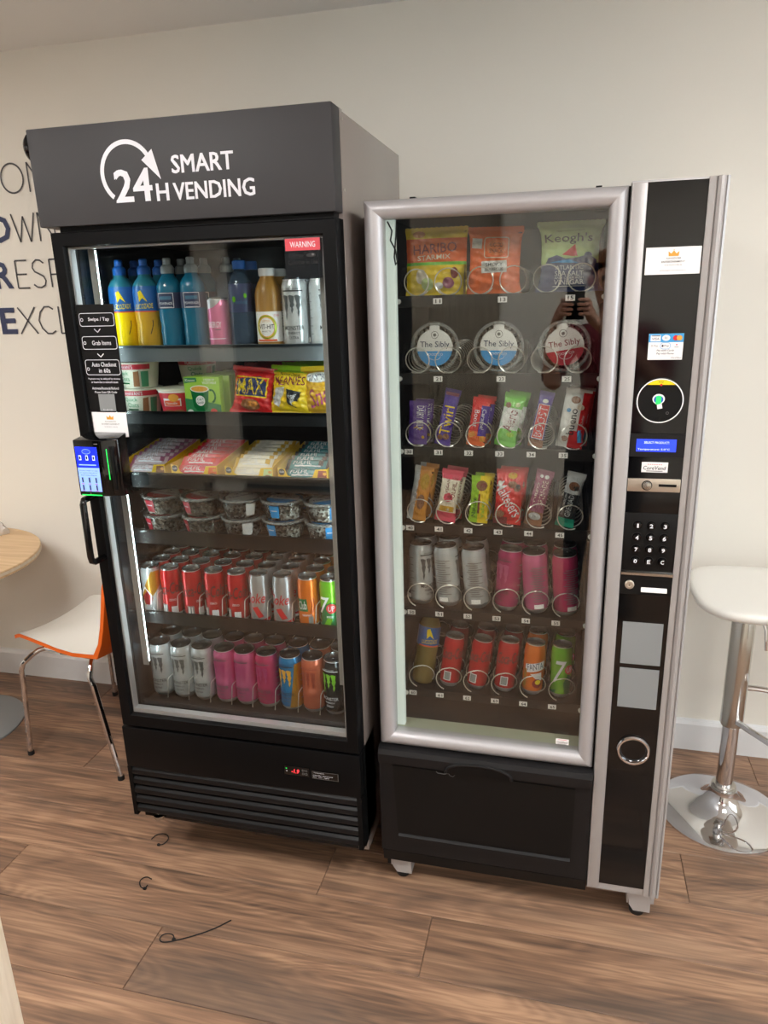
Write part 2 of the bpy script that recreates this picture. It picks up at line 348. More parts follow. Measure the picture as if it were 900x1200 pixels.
# wall lettering: four words whose first letters are bold navy
THIN = {'O': [[(.5 + .5 * cos(a * PI / 16), .5 + .5 * sin(a * PI / 16)) for a in range(33)]], 'N': [[(0.06, 0), (.06, 1), (.94, 0), (.94, 1)]], 'W': [[(0, 1), (.27, 0), (.5, .9), (.73, 0), (1, 1)]],
        'E': [[(1, 1), (0, 1), (0, 0), (1, 0)], [(0, .5), (.9, .5)]], 'S': [[(.95, .87), (.7, .98), (.4, 1), (.12, .88), (.06, .72), (.2, .58), (.5, .5), (.82, .4), (.96, .24), (.85, .08), (.55, 0), (.25, .02), (0, .12)]],
        'P': [[(0, 0), (0, 1), (.55, 1), (.9, .9), (1, .72), (.88, .53), (.5, .46), (0, .46)]], 'X': [[(0, 0), (1, 1)], [(0, 1), (1, 0)]], 'C': [[(1, .9), (.75, 1), (.45, 1), (.15, .8), (0, .5), (.15, .2), (.45, 0), (.75, 0), (1, .1)]], 'L': [[(0, 1), (0, 0), (1, 0)]]}
H = .1
for bold, bx0, bw, z, rest_, lab in (('C', -2.175, .085, 2.026, (('O', -2.066, .095), ('N', -1.953, .075)), 'topmost wall word, thin grey letters ON showing beside the fridge header'),
                                    ('O', -2.165, .105, 1.855, (('W', -2.05, .1), ('N', -1.94, .075)), 'second wall word from the top, bold navy O then thin WN'),
                                    ('R', -2.165, .08, 1.69, (('E', -2.066, .052), ('S', -1.995, .058), ('P', -1.915, .055)), 'third wall word from the top, bold navy R then thin ESP'),
                                    ('E', -2.174, .072, 1.519, (('X', -2.088, .078), ('C', -1.998, .07), ('L', -1.905, .05)), 'lowest wall word, bold navy E followed by thin XCL')):
    t = thing('wall_lettering', lab, 'wall lettering', (-2.0, Y1 - .002, z), 'words on the wall')
    v, f = text_geo(bold, .025)
    fn = lambda u, w_, d: (u, Y1 - d, w_)
    def letter(items, mname):
        mb = MB()
        for v_, f_ in items:
            n = len(v_)
            mb.add([(x, Y1 - .0025, zz) for x, zz in v_], f_)
        mb.build('letter', mname, t, 0, False)
    letter([(place(v, bx0 + bw / 2, z + H / 2, bw, H), f)], 'navy')
    for ch, lx, lw in rest_:
        items = []
        for st in THIN[ch]:
            pts = [(lx + p * lw, z + q * H) for p, q in st]
            if ch in 'NWELPX':
                for a, b in zip(pts, pts[1:]): items.append(ST([a, b], .0062, '')[:2])
            else: items.append(ST(pts, .0062, '')[:2])
        letter(items, 'thin_letter')

# ================================================================ helpers for framed doors
def mitred(x0, x1, z0, z1, wl_, wr_, wt, wb, prof, name, m, parent):
    """four mitred rails; prof = list of (fraction across width from outer edge, y)"""
    n = len(prof)
    O = [(x0, z0), (x1, z0), (x1, z1), (x0, z1)]; I = [(x0 + wl_, z0 + wb), (x1 - wr_, z0 + wb), (x1 - wr_, z1 - wt), (x0 + wl_, z1 - wt)]
    for k in range(4):
        k2 = (k + 1) % 4; mb = MB(); v = []
        for (o, i_) in ((O[k], I[k]), (O[k2], I[k2])):
            v += [(o[0] + (i_[0] - o[0]) * t, y, o[1] + (i_[1] - o[1]) * t) for t, y in prof]
        f = [(j, (j + 1) % n, (j + 1) % n + n, j + n) for j in range(n)] + [tuple(range(n)), tuple(range(n, 2 * n))[::-1]]
        mb.add(v, f); mb.build(name, m, parent, 40)
def caster(parent, x, y, r=.025, top=.12):
    m = MB().lathe([(.3 * r, -.014), (r * .9, -.013), (r, -.009), (r, .009), (r * .9, .013), (.3 * r, .014)], 20, (x, y, r), axis='x'); w = m.build('caster_wheel', 'rubber', parent)
    m = MB().box(x - .018, x - .015, y - .015, y + .015, r * .7, top - .015).box(x + .015, x + .018, y - .015, y + .015, r * .7, top - .015).box(x - .03, x + .03, y - .03, y + .03, top - .015, top)
    m.lathe([(.006, -.02), (.006, .02)], 10, (x, y, r), axis='x'); m.build('caster_fork', 'steel', w)

# ================================================================ the smart fridge
FY = 1.584; fx0, fx1 = -1.2, -.4905
F = thing('display_fridge', 'tall black glass-door vending fridge with grey header reading SMART 24H VENDING', 'fridge', (-.845, 1.9, 0))
DB = FY + .05      # back of the door
bx(fx0 - .002, fx0 + .03, DB + .005, 2.206, .115, 1.985).build('side_panel', 'fridge_black', F)
mb = MB().cbox(fx1 - .03, fx1 + .001, DB + .005, 2.206, .115, 2.005, .002); mb.build('side_panel', 'fridge_side_lit', F)
bx(fx0 + .03, fx1 - .03, 2.17, 2.206, .115, 2.0).build('back_panel', 'interior_dark', F)
bx(fx0 + .03, fx1 - .03, DB + .005, 2.17, 1.775, 2.0).build('top_panel', 'fridge_black', F)
bx(fx0 + .03, fx1 - .03, DB + .005, 2.17, .115, .497).build('floor_panel', 'interior_dark', F)
bx(fx0 + .03, fx0 + .036, DB + .006, 2.17, .497, 1.775).build('liner', 'interior_dark', F)
bx(fx1 - .036, fx1 - .03, DB + .006, 2.17, .497, 1.775).build('liner', 'interior_dark', F)
hd = MB().cbox(-1.2185, -.4905, FY, FY + .055, 1.801, 2.0095, .003).build('header', 'header_grey', F)
mb = MB().cbox(-1.2185, -.4905, FY + .0555, FY + .075, 1.80, 2.009, .001); mb.build('header_back', 'fridge_side_lit', hd)
# header lettering: arrow ring, 24H, SMART, VENDING
cx, cz, r = -.972, 1.9045, .0675
items = [RG(cx, cz, 2 * r, 2 * r, .0095, 'letter_white', 40, math.radians(24), math.radians(231)),
         PL([(cx + .0385, cz + .0235), (cx + .066, cz + .044), (cx + .082, cz - .018)], 'letter_white'),
         ]
items += TB('24', -.9605, 1.878, .094, .068, 'letter_white', .0022) + TB('H', -.8895, 1.8605, .031, .036, 'letter_white', .0012) + TB('SMART', -.788, 1.9145, .148, .037, 'letter_white', .0010) + TB('VENDING', -.766, 1.8595, .194, .036, 'letter_white', .0010)
art(hd, front(FY), items, 'lettering', step=.00002)
mb = MB().lathe([(.03, 0), (.034, .006), (.03, .012), (.012, .016), (0, .018)], 24, (0, 0, 0), axis='x')
mb.v = [(-1.2185 - p[0], p[1] + FY + .03, p[2] + 1.975) for p in mb.v]; mb.build('round_knob', 'gloss_black', hd)
bx(-1.2225, -1.2185, FY + .02, FY + .03, 1.845, 1.851).build('screw_head', 'matte_black', hd)
bx(fx0 + .02, fx1 - .01, FY + .02, FY + .06, 1.789, 1.801).build('gap_strip', 'deep_black', F)
for zz in (1.99, 1.85): bx(-.4895, -.4885, FY + .064, FY + .07, zz - .003, zz + .003).build('rivet', 'steel', F)
# door
mitred(-1.1955, -.4895, .467, 1.7885, .034, .035, .033, .040, [(0, DB), (0, FY + .004), (.08, FY), (.9, FY), (1, FY + .006), (1, DB)], 'door_rail', 'fridge_black', F)
mitred(-1.163, -.523, .5045, 1.7575, .006, .006, .006, .015, [(0, FY + .034), (0, FY + .014), (1, FY + .014), (1, FY + .034)], 'glazing_spacer', 'aluminium', F)
gp = bx(-1.165, -.521, FY + .007, FY + .0125, .503, 1.759).build('glass_pane', GLASS, F, 0)
gp2 = bx(-1.165, -.521, FY + .0355, FY + .041, .503, 1.759).build('glass_pane', GLASS, F, 0)
# instruction sticker on the glass
st = bx(-1.1585, -1.0545, FY + .0062, FY + .0070, 1.367, 1.6255).build('instruction_sticker', 'deep_black', F, 0)
it = []
def rrect(cx, cy, w, h, t, m):
    pts = []; rr = .006
    for (sx, sy, a0) in ((1, 1, 0), (-1, 1, 90), (-1, -1, 180), (1, -1, 270)):
        for k in range(5):
            a = math.radians(a0 + 22.5 * k); pts.append((cx + sx * (w / 2 - rr) + rr * cos(a), cy + sy * (h / 2 - rr) + rr * sin(a)))
    pts.append(pts[0]); pts.append(pts[1]); return ST(pts, t, m)
for zc, ln in ((1.590, ['Swipe / Tap']), (1.5355, ['Grab Items']), (1.477, ['Auto Checkout', 'in 60s'])):
    hh = .030 if len(ln) == 1 else .036
    it.append(rrect(-1.1045, zc, .094, hh, .0013, 'letter_white'))
    for q, s_ in enumerate(ln):
        w = .0052 * len(s_); it.append(TX(s_, -1.099 if len(ln) < 2 else -1.1, zc if len(ln) == 1 else zc + .007 - .0145 * q, min(w, .07), .0105, 'letter_white', 0, .02))
    it.append(RG(-1.145, zc - (.004 if len(ln) > 1 else 0), .008, .008, .0014, 'letter_white', 14))
for zc in (1.5645, 1.506): it.append(ST([(-1.1135, zc + .004), (-1.105, zc - .004), (-1.0965, zc + .004)], .0022, 'letter_white'))
it += [TX('Payment may be delayed by minutes', -1.104, 1.449, .088, .0052, 'letter_white', 0, .01), TX('or hours due to network issues', -1.104, 1.4415, .074, .0052, 'letter_white', 0, .01),
       TX('Activate/Restock/Refund', -1.104, 1.4265, .074, .0064, 'letter_white', 0, .015), TX('Please Scan QR Code', -1.104, 1.4165, .062, .0064, 'letter_white', 0, .015),
       RC(-1.104, 1.391, .045, .042, 'panel_grey'), TX('B1-45/1/23', -1.104, 1.3735, .026, .004, 'letter_white')]
art(st, front(FY + .0062), it, 'lettering')
st = bx(-1.154, -1.058, FY + .0062, FY + .0070, 1.305, 1.3665).build('company_sticker', 'paper', F, 0)
def crown(cx, cy, w, h, m): return PL([(cx - w / 2, cy - h / 2), (cx + w / 2, cy - h / 2), (cx + w * .55, cy + h * .35), (cx + w * .25, cy - h * .05), (cx, cy + h / 2), (cx - w * .25, cy - h * .05), (cx - w * .55, cy + h * .35)], m)
art(st, front(FY + .0062), [crown(-1.104, 1.354, .018, .011, 'gold'), TX('KINGDOM', -1.104, 1.3435, .03, .003, 'greyink'), TX('ENTERTAINMENT', -1.104, 1.337, .05, .0036, 'greyink'), TX('V E N D I N G', -1.104, 1.330, .036, .003, 'greyink')], 'lettering')
st = bx(-.6135, -.5285, FY + .0062, FY + .0070, 1.668, 1.7535).build('warning_sticker', 'smoke', F, 0)
art(st, front(FY + .0062), [RC(-.571, 1.7385, .080, .025, 'warn_red'), TX('WARNING', -.571, 1.7385, .058, .012, 'letter_white', 0, .012), TX('Security', -.587, 1.715, .034, .010, 'ink', 0, .01), EL(-.552, 1.716, .022, .009, 'ink', 16), EL(-.548, 1.717, .006, .005, 'greyink', 10), TX('Cameras in Use', -.571, 1.702, .07, .010, 'ink', 0, .01)], 'lettering')
# payment terminal on the door
T0 = 1.515
tm = MB()
tm.add([(-1.166, T0, 1.310), (-1.090, T0, 1.310), (-1.166, T0, 1.170), (-1.090, T0, 1.170), (-1.166, FY, 1.318), (-1.060, FY, 1.318), (-1.166, FY, 1.160), (-1.060, FY, 1.160), (-1.052, T0 + .018, 1.312), (-1.052, T0 + .018, 1.168)],
       [(0, 1, 3, 2), (1, 8, 9, 3), (8, 5, 7, 9), (0, 4, 5, 8, 1), (2, 3, 9, 7, 6), (0, 2, 6, 4), (4, 6, 7, 5)])
bm = bmesh.new(); vs = [bm.verts.new(p) for p in tm.v]
for q in tm.f: bm.faces.new([vs[i] for i in q])
bmesh.ops.bevel(bm, geom=bm.edges[:], offset=.003, segments=2, profile=.5, affect='EDGES'); tm = MB(); tm.bm(bm)
tb = tm.build('payment_terminal', 'gloss_black', F)
art(tb, front(T0), [RC(-1.1185 - .0125, 1.2375, .060, .112, 'screen_pale'), RC(-1.131, 1.2675, .060, .052, 'screen_deep'), EL(-1.131, 1.282, .024, .013, 'screen_blue', 18), RG(-1.131, 1.282, .024, .013, .0012, 'screen_pale', 18)]
    + [RC(-1.150 + .019 * k, 1.2665, .007, .012, 'screen_white') for k in range(3)] + [RC(-1.150 + .019 * k, 1.2665, .004, .008, 'ink') for k in range(3)]
    + [RC(-1.131, 1.249, .048, .003, 'screen_pale'), TX('Please swipe or tap', -1.131, 1.2345, .05, .003, 'ink'), TX('to open the door', -1.131, 1.229, .05, .003, 'ink'), TX('and take items', -1.131, 1.2235, .045, .003, 'ink')]
    + [RC(-1.150 + .019 * (k % 3), 1.211 if k < 3 else 1.192, .004, .013, 'ink') for k in range(6)] + [RC(-1.150 + .019 * (k % 3), 1.2015 if k < 3 else 1.184, .008, .0014, 'red') for k in range(6)]
    + [RC(-1.128, 1.1735, .056, .0026, 'led_green'), RC(-1.099, 1.302, .010, .0022, 'greyink'), RC(-1.131, 1.1775, .003, .004, 'greyink')], 'screen_display')
mb = MB().prismx([(T0 + .002, 1.292), (T0 + .002, 1.214), (T0 + .0015, 1.214), (T0 + .0015, 1.292)], -1.0805, -1.0785)
mb = MB().box(-1.0788, -1.0776, T0 + .0040, T0 + .0062, 1.212, 1.288); mb.build('card_slot_light', 'led_green', tb)
mb = MB().cbox(-1.072, -1.062, T0 + .006, T0 + .013, 1.185, 1.295, .001); mb.build('card_slot', 'deep_black', tb)
# handle
mb = MB().tube([(-1.176, DB - .02, 1.155), (-1.176, FY - .046, 1.150), (-1.1765, FY - .05, 1.14), (-1.1775, FY - .05, 1.0), (-1.1775, FY - .047, .986), (-1.176, FY - .038, .981), (-1.174, FY + .003, .981)], .0085, 10); mb.build('door_handle', 'gloss_black', F)
# base with louvres
mb = MB().cbox(fx0 - .001, fx1 + .001, FY + .002, FY + .03, .328, .4605, .003); bs = mb.build('base_panel', 'fridge_black', F)
bx(fx0 - .001, fx0 + .012, FY + .002, FY + .03, .160, .328).build('base_post', 'fridge_black', F); bx(fx1 - .012, fx1 + .001, FY + .002, FY + .03, .160, .328).build('base_post', 'fridge_black', F)
bx(fx0 + .012, fx1 - .012, FY + .034, FY + .045, .150, .33).build('grille_back', 'deep_black', F)
bx(fx0 - .001, fx1 + .001, FY + .03, 1.70, .150, .158).build('base_rail', 'fridge_black', F)
for k in range(5):
    z1 = .325 - .0325 * k
    mb = MB().prismx([(FY + .020, z1 + .002), (FY + .010, z1 - .001), (FY + .004, z1 - .008), (FY + .0025, z1 - .016), (FY + .004, z1 - .023), (FY + .012, z1 - .0285), (FY + .024, z1 - .030), (FY + .026, z1 - .02)], fx0 + .012, fx1 - .012); mb.build('louvre_slat', 'louvre_black', F, 25)
pc = bx(-.7055, -.6335, FY - .0005, FY + .004, .3765, .4045).build('temperature_controller', 'gloss_black', F)
art(pc, front(FY - .0005), [TX('-1.9', -.6735, .3905, .022, .013, 'led_red', 0, .02, .15), RC(-.699, .397, .004, .002, 'led_green'), RC(-.698, .389, .003, .002, 'letter_white')] + [FR(-.6505 + .009 * (k % 2), .396 - .010 * (k // 2), .006, .006, .001, 'greyink') for k in range(4)], 'led_readout')
pc = bx(-.6265, -.5505, FY + .0005, FY + .003, .3740, .3985).build('rating_plate', 'gloss_black', F)
art(pc, front(FY + .0005), [FR(-.5885, .3862, .074, .023, .0008, 'greyink'), TX('Temperature', -.606, .393, .03, .004, 'letter_white'), TX('controller instructions', -.595, .386, .056, .0036, 'letter_white'), TX('set  def  light', -.600, .380, .046, .0036, 'letter_white')], 'lettering')
for x in (fx0 + .045, fx1 - .045):
    for y in (1.80, 2.15): caster(F, x, y, .034, .15)
MB().lathe([(.016, .118), (.018, .122), (.018, .130), (.007, .134), (.007, .152)], 16, (-1.150, 1.635, 0)).build('levelling_screw', 'steel', F)
mb = MB().prism([(fx1 - .004, .16), (fx1 + .001, .16), (fx1 + .001, .46), (fx1 - .004, .46)], FY + .03, DB + .1); mb.build('base_side', 'fridge_black', F)
# LED tubes inside, left and right front corners
for x in (-1.1260, -.5425):
    lt = bx(x - .008, x + .008, 1.634, 1.638, .640, 1.757).build('led_housing', 'alu_dull', F)
    mb = MB().tube([(x, 1.6445, .648), (x, 1.6445, 1.750)], .0062, 10); mb.build('led_tube', 'led_white', lt)
# shelves with front rails
SH = [(1.505, 1.5225, 1.482, 'rail_grey'), (1.342, 1.3565, 1.323, 'shelf_dark'), (1.175, 1.1925, 1.151, 'shelf_dark'), (1.012, 1.0315, .992, 'shelf_dark'), (.765, .7885, .752, 'shelf_dark')]
for z, zt, zb, mname in SH:
    sh = MB()
    for k in range(26): y = 1.69 + .018 * k; sh.box(fx0 + .037, fx1 - .037, y, y + .005, z - .006, z - .001)
    for x in (fx0 + .04, -.95, -.74, fx1 - .046): sh.box(x, x + .006, 1.682, 2.15, z - .012, z - .006)
    so = sh.build('wire_shelf', 'shelf_dark', F, 0)
    bx(fx0 + .037, fx1 - .037, 1.676, 1.681, zb, zt).build('shelf_rail', mname, so, 0)
    bx(fx0 + .037, fx1 - .037, 1.671, 1.6755, zt - .006, zt - .001).build('price_strip', CLEAR, so, 0)
xs5 = [-1.1287, -1.0664, -1.0006, -.9314, -.8632, -.7974, -.7288, -.6551, -.5937]; xs6 = [-1.1315, -1.0632, -.9961, -.9251, -.8621, -.7956, -.7247, -.6576, -.594]
mb = bx(fx0 + .037, fx1 - .037, 1.665, 2.15, .499, .503); ft = mb.build('floor_tray', 'shelf_dark', F, 0)
bx(fx0 + .037, fx1 - .037, 1.655, 1.665, .499, .512).build('tray_lip', 'shelf_dark', ft, 0)
for xs, z, hgt in ((xs5, .765, .07), (xs6, .5045, .062)):
    for i in range(8):
        x = (xs[i] + xs[i + 1]) / 2
        MB().tube([(x - .004, 1.684, z + .004), (x, 1.688, z + hgt), (x, 1.694, z + hgt + .003), (x, 2.1, z + hgt + .003)], .0013, 6).build('divider_wire', 'wire', F)

# ================================================================ the spiral vending machine
MY = 1.653
M = thing('vending_machine', 'silver-framed glass-front spiral snack machine with a black keypad column', 'vending machine', (-.08, 2.05, 0))
mx0, mx1 = -.4495, .2905
bx(mx0, mx0 + .02, MY + .04, 2.44, .03, 1.826).build('side_panel', 'soft_black', M, 0)
bx(mx1 - .012, mx1 - .002, MY + .045, 2.44, .03, 1.826).build('side_panel', 'alu_dull', M, 0)
bx(mx0 + .02, mx1 - .012, 2.40, 2.44, .09, 1.826).build('back_panel', 'soft_black', M, 0)
bx(mx0 + .02, mx1 - .012, MY + .04, 2.40, 1.80, 1.826).build('top_panel', 'soft_black', M, 0)
bx(mx0 + .02, mx1 - .012, MY + .05, 2.40, .09, .12).build('bottom_panel', 'soft_black', M, 0)
bx(.085, .105, MY + .04, 2.40, .12, 1.80).build('inner_wall', 'deep_black', M, 0)
bx(mx0 + .021, mx0 + .024, MY + .1, 2.40, .50, 1.80).build('inner_liner', 'deep_black', M, 0)
bx(mx0 + .024, .085, 2.30, 2.31, .50, 1.80).build('rear_liner', 'deep_black', M, 0)
dif = MB().cbox(-.414, -.3885, MY + .042, MY + .060, .4985, 1.79, .004).build('light_diffuser', 'mint_diffuser', M, 0)
mitred(mx0 - .0015, .1045, .460, 1.8265, .0415, .036, .0385, .0375, [(0, MY + .04), (0, MY + .014), (.10, MY + .005), (.3, MY), (.55, MY), (.82, MY + .005), (.96, MY + .014), (1, MY + .022), (1, MY + .04)], 'door_rail', 'aluminium', M)
bx(-.411, .071, MY + .018, MY + .0225, .496, 1.789).build('glass_pane', GLASS, M, 0)
bx(-.411, .071, MY + .0335, MY + .038, .496, 1.789).build('glass_pane', GLASS, M, 0)
st = bx(.012, .044, MY + .0172, MY + .018, .5125, .5285).build('maker_sticker', 'paper', M, 0)
art(st, front(MY + .0172), [TX('CoreVend', .028, .5195, .027, .006, 'ink', 0, .015, .2), RC(.028, .5265, .022, .001, 'warn_red'), RC(.028, .514, .022, .001, 'greyink')], 'lettering')
art(dif, front(MY + .018), [TX('CoreVend', .051, 1.781, .020, .003, 'deep_black', 0, .03)], 'glass_marking')
for x in (mx0 + .10, .04, .16): bx(x, x + .012, MY + .02, MY + .04, 1.8265, 1.8305).build('top_screw', 'deep_black', M, 0)
# black gap and column
bx(.1035, .1095, MY + .02, MY + .05, .10, 1.826).build('gap_strip', 'deep_black', M, 0)
mb = MB().cbox(.109, .1395, MY - .004, MY + .04, .0995, 1.830, .004); mb.build('column_trim', 'alu_dull', M)
def extr(poly, z0, z1, name, m): MB().prismz(poly, z0, z1).build(name, m, M, 30)
extr([(.2525, MY + .04), (.2525, MY - .004), (.2640, MY - .006), (.2650, MY - .002), (.2670, MY - .002), (.2680, MY - .008), (.2730, MY - .013), (.2790, MY - .012), (.2815, MY - .004), (.2835, MY - .004), (.2850, MY - .007), (.2895, MY - .004), (.2905, MY + .04)], .0995, 1.8325, 'column_trim', 'alu_dull')
cp = bx(.1395, .2525, MY + .001, MY + .04, .115, 1.829).build('column_panel', 'gloss_black', M, 0)
bx(.1095, .2905, MY + .002, MY + .045, .095, .1145).build('column_sill', 'alu_dull', M, 0)
bx(.1095, .2905, MY + .001, MY + .045, 1.829, 1.8325).build('column_cap', 'aluminium', M, 0)
cf = front(MY + .001)
st = bx(.1445, .2500, MY - .0004, MY + .001, 1.6530, 1.7055).build('company_sticker', 'paper', M, 0)
art(st, front(MY - .0004), [crown(.198, 1.6935, .019, .011, 'gold'), EL(.198, 1.7, .002, .002, 'gold', 8), TX('KINGDOM', .198, 1.6840, .027, .0032, 'greyink', 0, .01), TX('ENTERTAINMENT', .198, 1.6775, .045, .0035, 'greyink', 0, .01), TX('V E N D I N G', .198, 1.671, .033, .003, 'greyink'), TX('www.kingdomentertainment.ie', .198, 1.6605, .05, .0026, 'greyink')], 'lettering')
st = bx(.1625, .2310, MY - .0004, MY + .001, 1.4820, 1.5355).build('card_payment_sticker', 'paper', M, 0)
art(st, front(MY - .0004), [RC(.1968, 1.5268, .0685, .0175, 'skyblue'), RC(.1760, 1.5262, .020, .013, 'paper'), TX('VISA', .1760, 1.5252, .015, .005, 'navy', 0, .02), RC(.176, 1.531, .017, .0016, 'navy'), EL(.1965, 1.5268, .016, .012, 'paper', 18), TX('(( ', .1965, 1.5268, .006, .006, 'greyink'), EL(.2155, 1.5268, .011, .011, 'red', 18), EL(.2225, 1.5268, .011, .011, 'gold', 18),
     TX('G Pay', .1745, 1.5105, .014, .0045, 'greyink'), rrect(.1960, 1.5107, .020, .013, .0008, 'skyblue'), EL(.1905, 1.5107, .004, .0045, 'ink', 12), TX('Pay', .1985, 1.5105, .009, .0045, 'ink'), EL(.218, 1.513, .003, .003, 'warn_red', 10), RC(.218, 1.508, .008, .001, 'greyink'), TX('Pay with Cards', .1965, 1.5010, .034, .0048, 'ink', 0, .01, .2), TX('Pay with Phone', .1965, 1.4945, .034, .0048, 'ink', 0, .01, .2), TX('CoreVend', .219, 1.4865, .02, .003, 'ink', 0, .01, .2)], 'lettering')
rd = MB().lathe([(.0488, .0), (.0488, -.006), (.0475, -.0085), (.0455, -.0085), (.0445, -.007)], 40, (.1935, MY + .001, 1.3965), axis='y').build('card_reader', 'matte_black', M)
art(rd, front(MY - .0078), [RG(.1935, 1.3965, .0945, .0945, .0022, 'paper', 48), PL([(.1935 + .0445 * cos(a), 1.3965 + .0445 * sin(a)) for a in [math.radians(50 + 4 * k) for k in range(21)]], 'yellow'), TX('RFID', .193, 1.4365, .01, .003, 'ink', 0, .02), EL(.1935, 1.4305, .005, .005, 'red', 12), EL(.1905, 1.4005, .025, .022, 'paper', 20), EL(.1905, 1.3995, .019, .017, 'blue', 18), RC(.1905, 1.398, .010, .017, 'led_green'), RC(.1935, 1.385, .010, .010, 'paper', .2), RG(.210, 1.371, .006, .006, .0008, 'greyink', 14)], 'reader_face')
pf = MB(); pf.add([(.1400, MY - .001, 1.3235), (.2520, MY - .001, 1.3235), (.1400, MY - .001, 1.274), (.2520, MY - .001, 1.274), (.150, MY + .003, 1.3205), (.242, MY + .003, 1.3205), (.150, MY + .003, 1.277), (.242, MY + .003, 1.277)], [(0, 1, 5, 4), (1, 3, 7, 5), (3, 2, 6, 7), (2, 0, 4, 6), (4, 5, 7, 6)])
ds = bx(.1398, .2522, MY - .004, MY + .001, 1.2735, 1.3240).build('display_housing', 'soft_black', M, 0)
sc_ = bx(.1528, .2345, MY - .0046, MY - .004, 1.2855, 1.3130).build('display_screen', 'screen_blue', ds, 0)
art(ds, front(MY - .0046), [TX('SELECT PRODUCT:', .1945, 1.3058, .052, .0048, 'screen_white'), TX('Temperature: 5.0\u00b0C', .189, 1.2905, .066, .0052, 'screen_white')], 'display_text')
st = bx(.1675, .2220, MY - .0004, MY + .001, 1.2385, 1.2610).build('maker_sticker', 'paper', M, 0)
art(st, front(MY - .0004), [TX('CoreVend', .1945, 1.2485, .047, .0085, 'ink', 0, .02, .15), RC(.1945, 1.2415, .034, .0016, 'greyink')] + [EL(.181 + .0045 * k, 1.2565, .0022, .0022, 'warn_red', 8) for k in range(7)], 'lettering')
cn = MB().cbox(.1402, .2508, MY - .004, MY + .001, 1.195, 1.2242, .001).build('coin_plate', 'brushed', M)
MB().lathe([(.0092, 0), (.0092, -.007), (.0078, -.009), (0, -.0095)], 24, (.181, MY - .004, 1.2095), axis='y').build('return_button', 'steel', cn)
MB().lathe([(.0112, 0), (.0112, -.0015), (.0095, -.0015)], 24, (.181, MY - .004, 1.2095), axis='y', caps=False).build('button_collar', 'matte_black', cn)
bx(.2055, .2425, MY - .0045, MY - .004, 1.2072, 1.2130).build('coin_slot', 'deep_black', cn, 0)
kp = MB().cbox(.1400, .2520, MY - .002, MY + .001, 1.006, 1.1445, .001).build('keypad_plate', 'matte_black', M)
for k, ch in enumerate('1234567890EC'):
    x = .1685 + .0290 * (k % 3); z = 1.1165 - .0283 * (k // 3)
    mb = MB().lathe([(.0092, 0), (.0092, -.004), (.0080, -.0058), (.005, -.0062), (0, -.0062)], 20, (x, MY - .002, z), axis='y')
    v, f = text_geo(ch, .03); mb.add([(a, MY - .0086, b) for a, b in place(v, x, z, .0072 if ch != '1' else .004, .0095)], f, 1); mb.build('key_button', ['gloss_black', 'letter_white'], kp)
    MB().lathe([(.0112, 0), (.0112, -.0012), (.0098, -.0012)], 20, (x, MY - .002, z), axis='y', caps=False).build('key_ring', 'soft_black', kp)
bx(.1400, .2530, MY - .006, MY + .001, .9965, 1.0025).build('trim_bar', 'steel', M, 0)
lk = bx(.1400, .2525, MY - .003, MY + .001, .9480, .9960).build('lock_housing', 'matte_black', M, 0)
MB().lathe([(.0105, 0), (.0105, -.004), (.0085, -.006), (.0045, -.006), (.004, -.0045), (0, -.0045)], 24, (.1600, MY - .003, .9725), axis='y').build('lock_cylinder', 'brushed', lk)
bx(.1596, .1604, MY - .0077, MY - .0074, .9695, .9755).build('key_slot', 'deep_black', lk, 0)
bx(.1850, .2430, MY - .0034, MY - .003, .9570, .9870).build('return_slot', 'deep_black', lk, 0)
MB().prismx([(MY - .003, .957), (MY - .010, .9575), (MY - .010, .9615), (MY - .0035, .967)], .1860, .2420).build('return_lip', 'white', lk, 0)
bx(.1525, .2425, MY - .001, MY + .001, .7680, .8765).build('grey_plate', 'panel_grey', M, 0)
bx(.1530, .2425, MY - .001, MY + .001, .6505, .7562).build('grey_plate', 'panel_grey', M, 0)
cr_ = MB().lathe([(.0395, 0), (.0400, -.005), (.0375, -.009), (.0335, -.009), (.0310, -.005), (.0305, .003)], 40, (.1985, MY + .001, .5320), axis='y', caps=False).build('coin_return_ring', 'chrome', M)
MB().lathe([(.0308, .003), (.026, .009), (.015, .013), (0, .014)], 32, (.1985, MY - .004, .5320), axis='y', caps=False).build('coin_return_cup', 'soft_black', cr_)
# delivery panel below
mb = MB().prismx([(MY + .004, .4575), (MY - .010, .452), (MY - .016, .440), (MY - .016, .415), (MY - .004, .408), (MY - .004, .135), (MY - .004, .12), (MY + .04, .12), (MY + .04, .4575)], mx0 - .004, .1065); dp = mb.build('delivery_panel', 'soft_black', M, 25)
mb = MB().prismx([(MY - .004, .118), (MY + .004, .080), (MY + .03, .080), (MY + .03, .118)], mx0 - .001, .1065); mb.build('kick_panel', 'matte_black', M, 0)
mb = MB().prism([(-.4155, .403), (.066, .400), (.0632, .190), (.060, .184), (-.402, .184), (-.405, .190)], MY - .0062, MY - .0025); mb.build('delivery_flap', 'matte_black', dp, 0)
mb = MB().prismx([(MY - .004, .183), (MY - .012, .178), (MY - .012, .165), (MY - .004, .158)], -.403, .062); mb.build('flap_ledge', 'soft_black', dp, 25)
pts = []
n = 14
mb = MB(); v = []; f = []
for i in range(n + 1):
    a = PI * i / n; x = -.182 - .085 * cos(a); zt = .4115 + .030 * sin(a) ** .8
    v += [(x, MY - .0165, .410), (x, MY - .0165, zt), (x, MY - .004 + .0 * sin(a), zt - .002), (x, MY - .003, .410)]
mb = MB().prism([(-.182 - .085 * cos(PI * i / n), .409 + .032 * sin(PI * i / n) ** .8) for i in range(n + 1)], MY - .0172, MY - .0168); mb.build('handle_recess', 'deep_black', dp, 0)
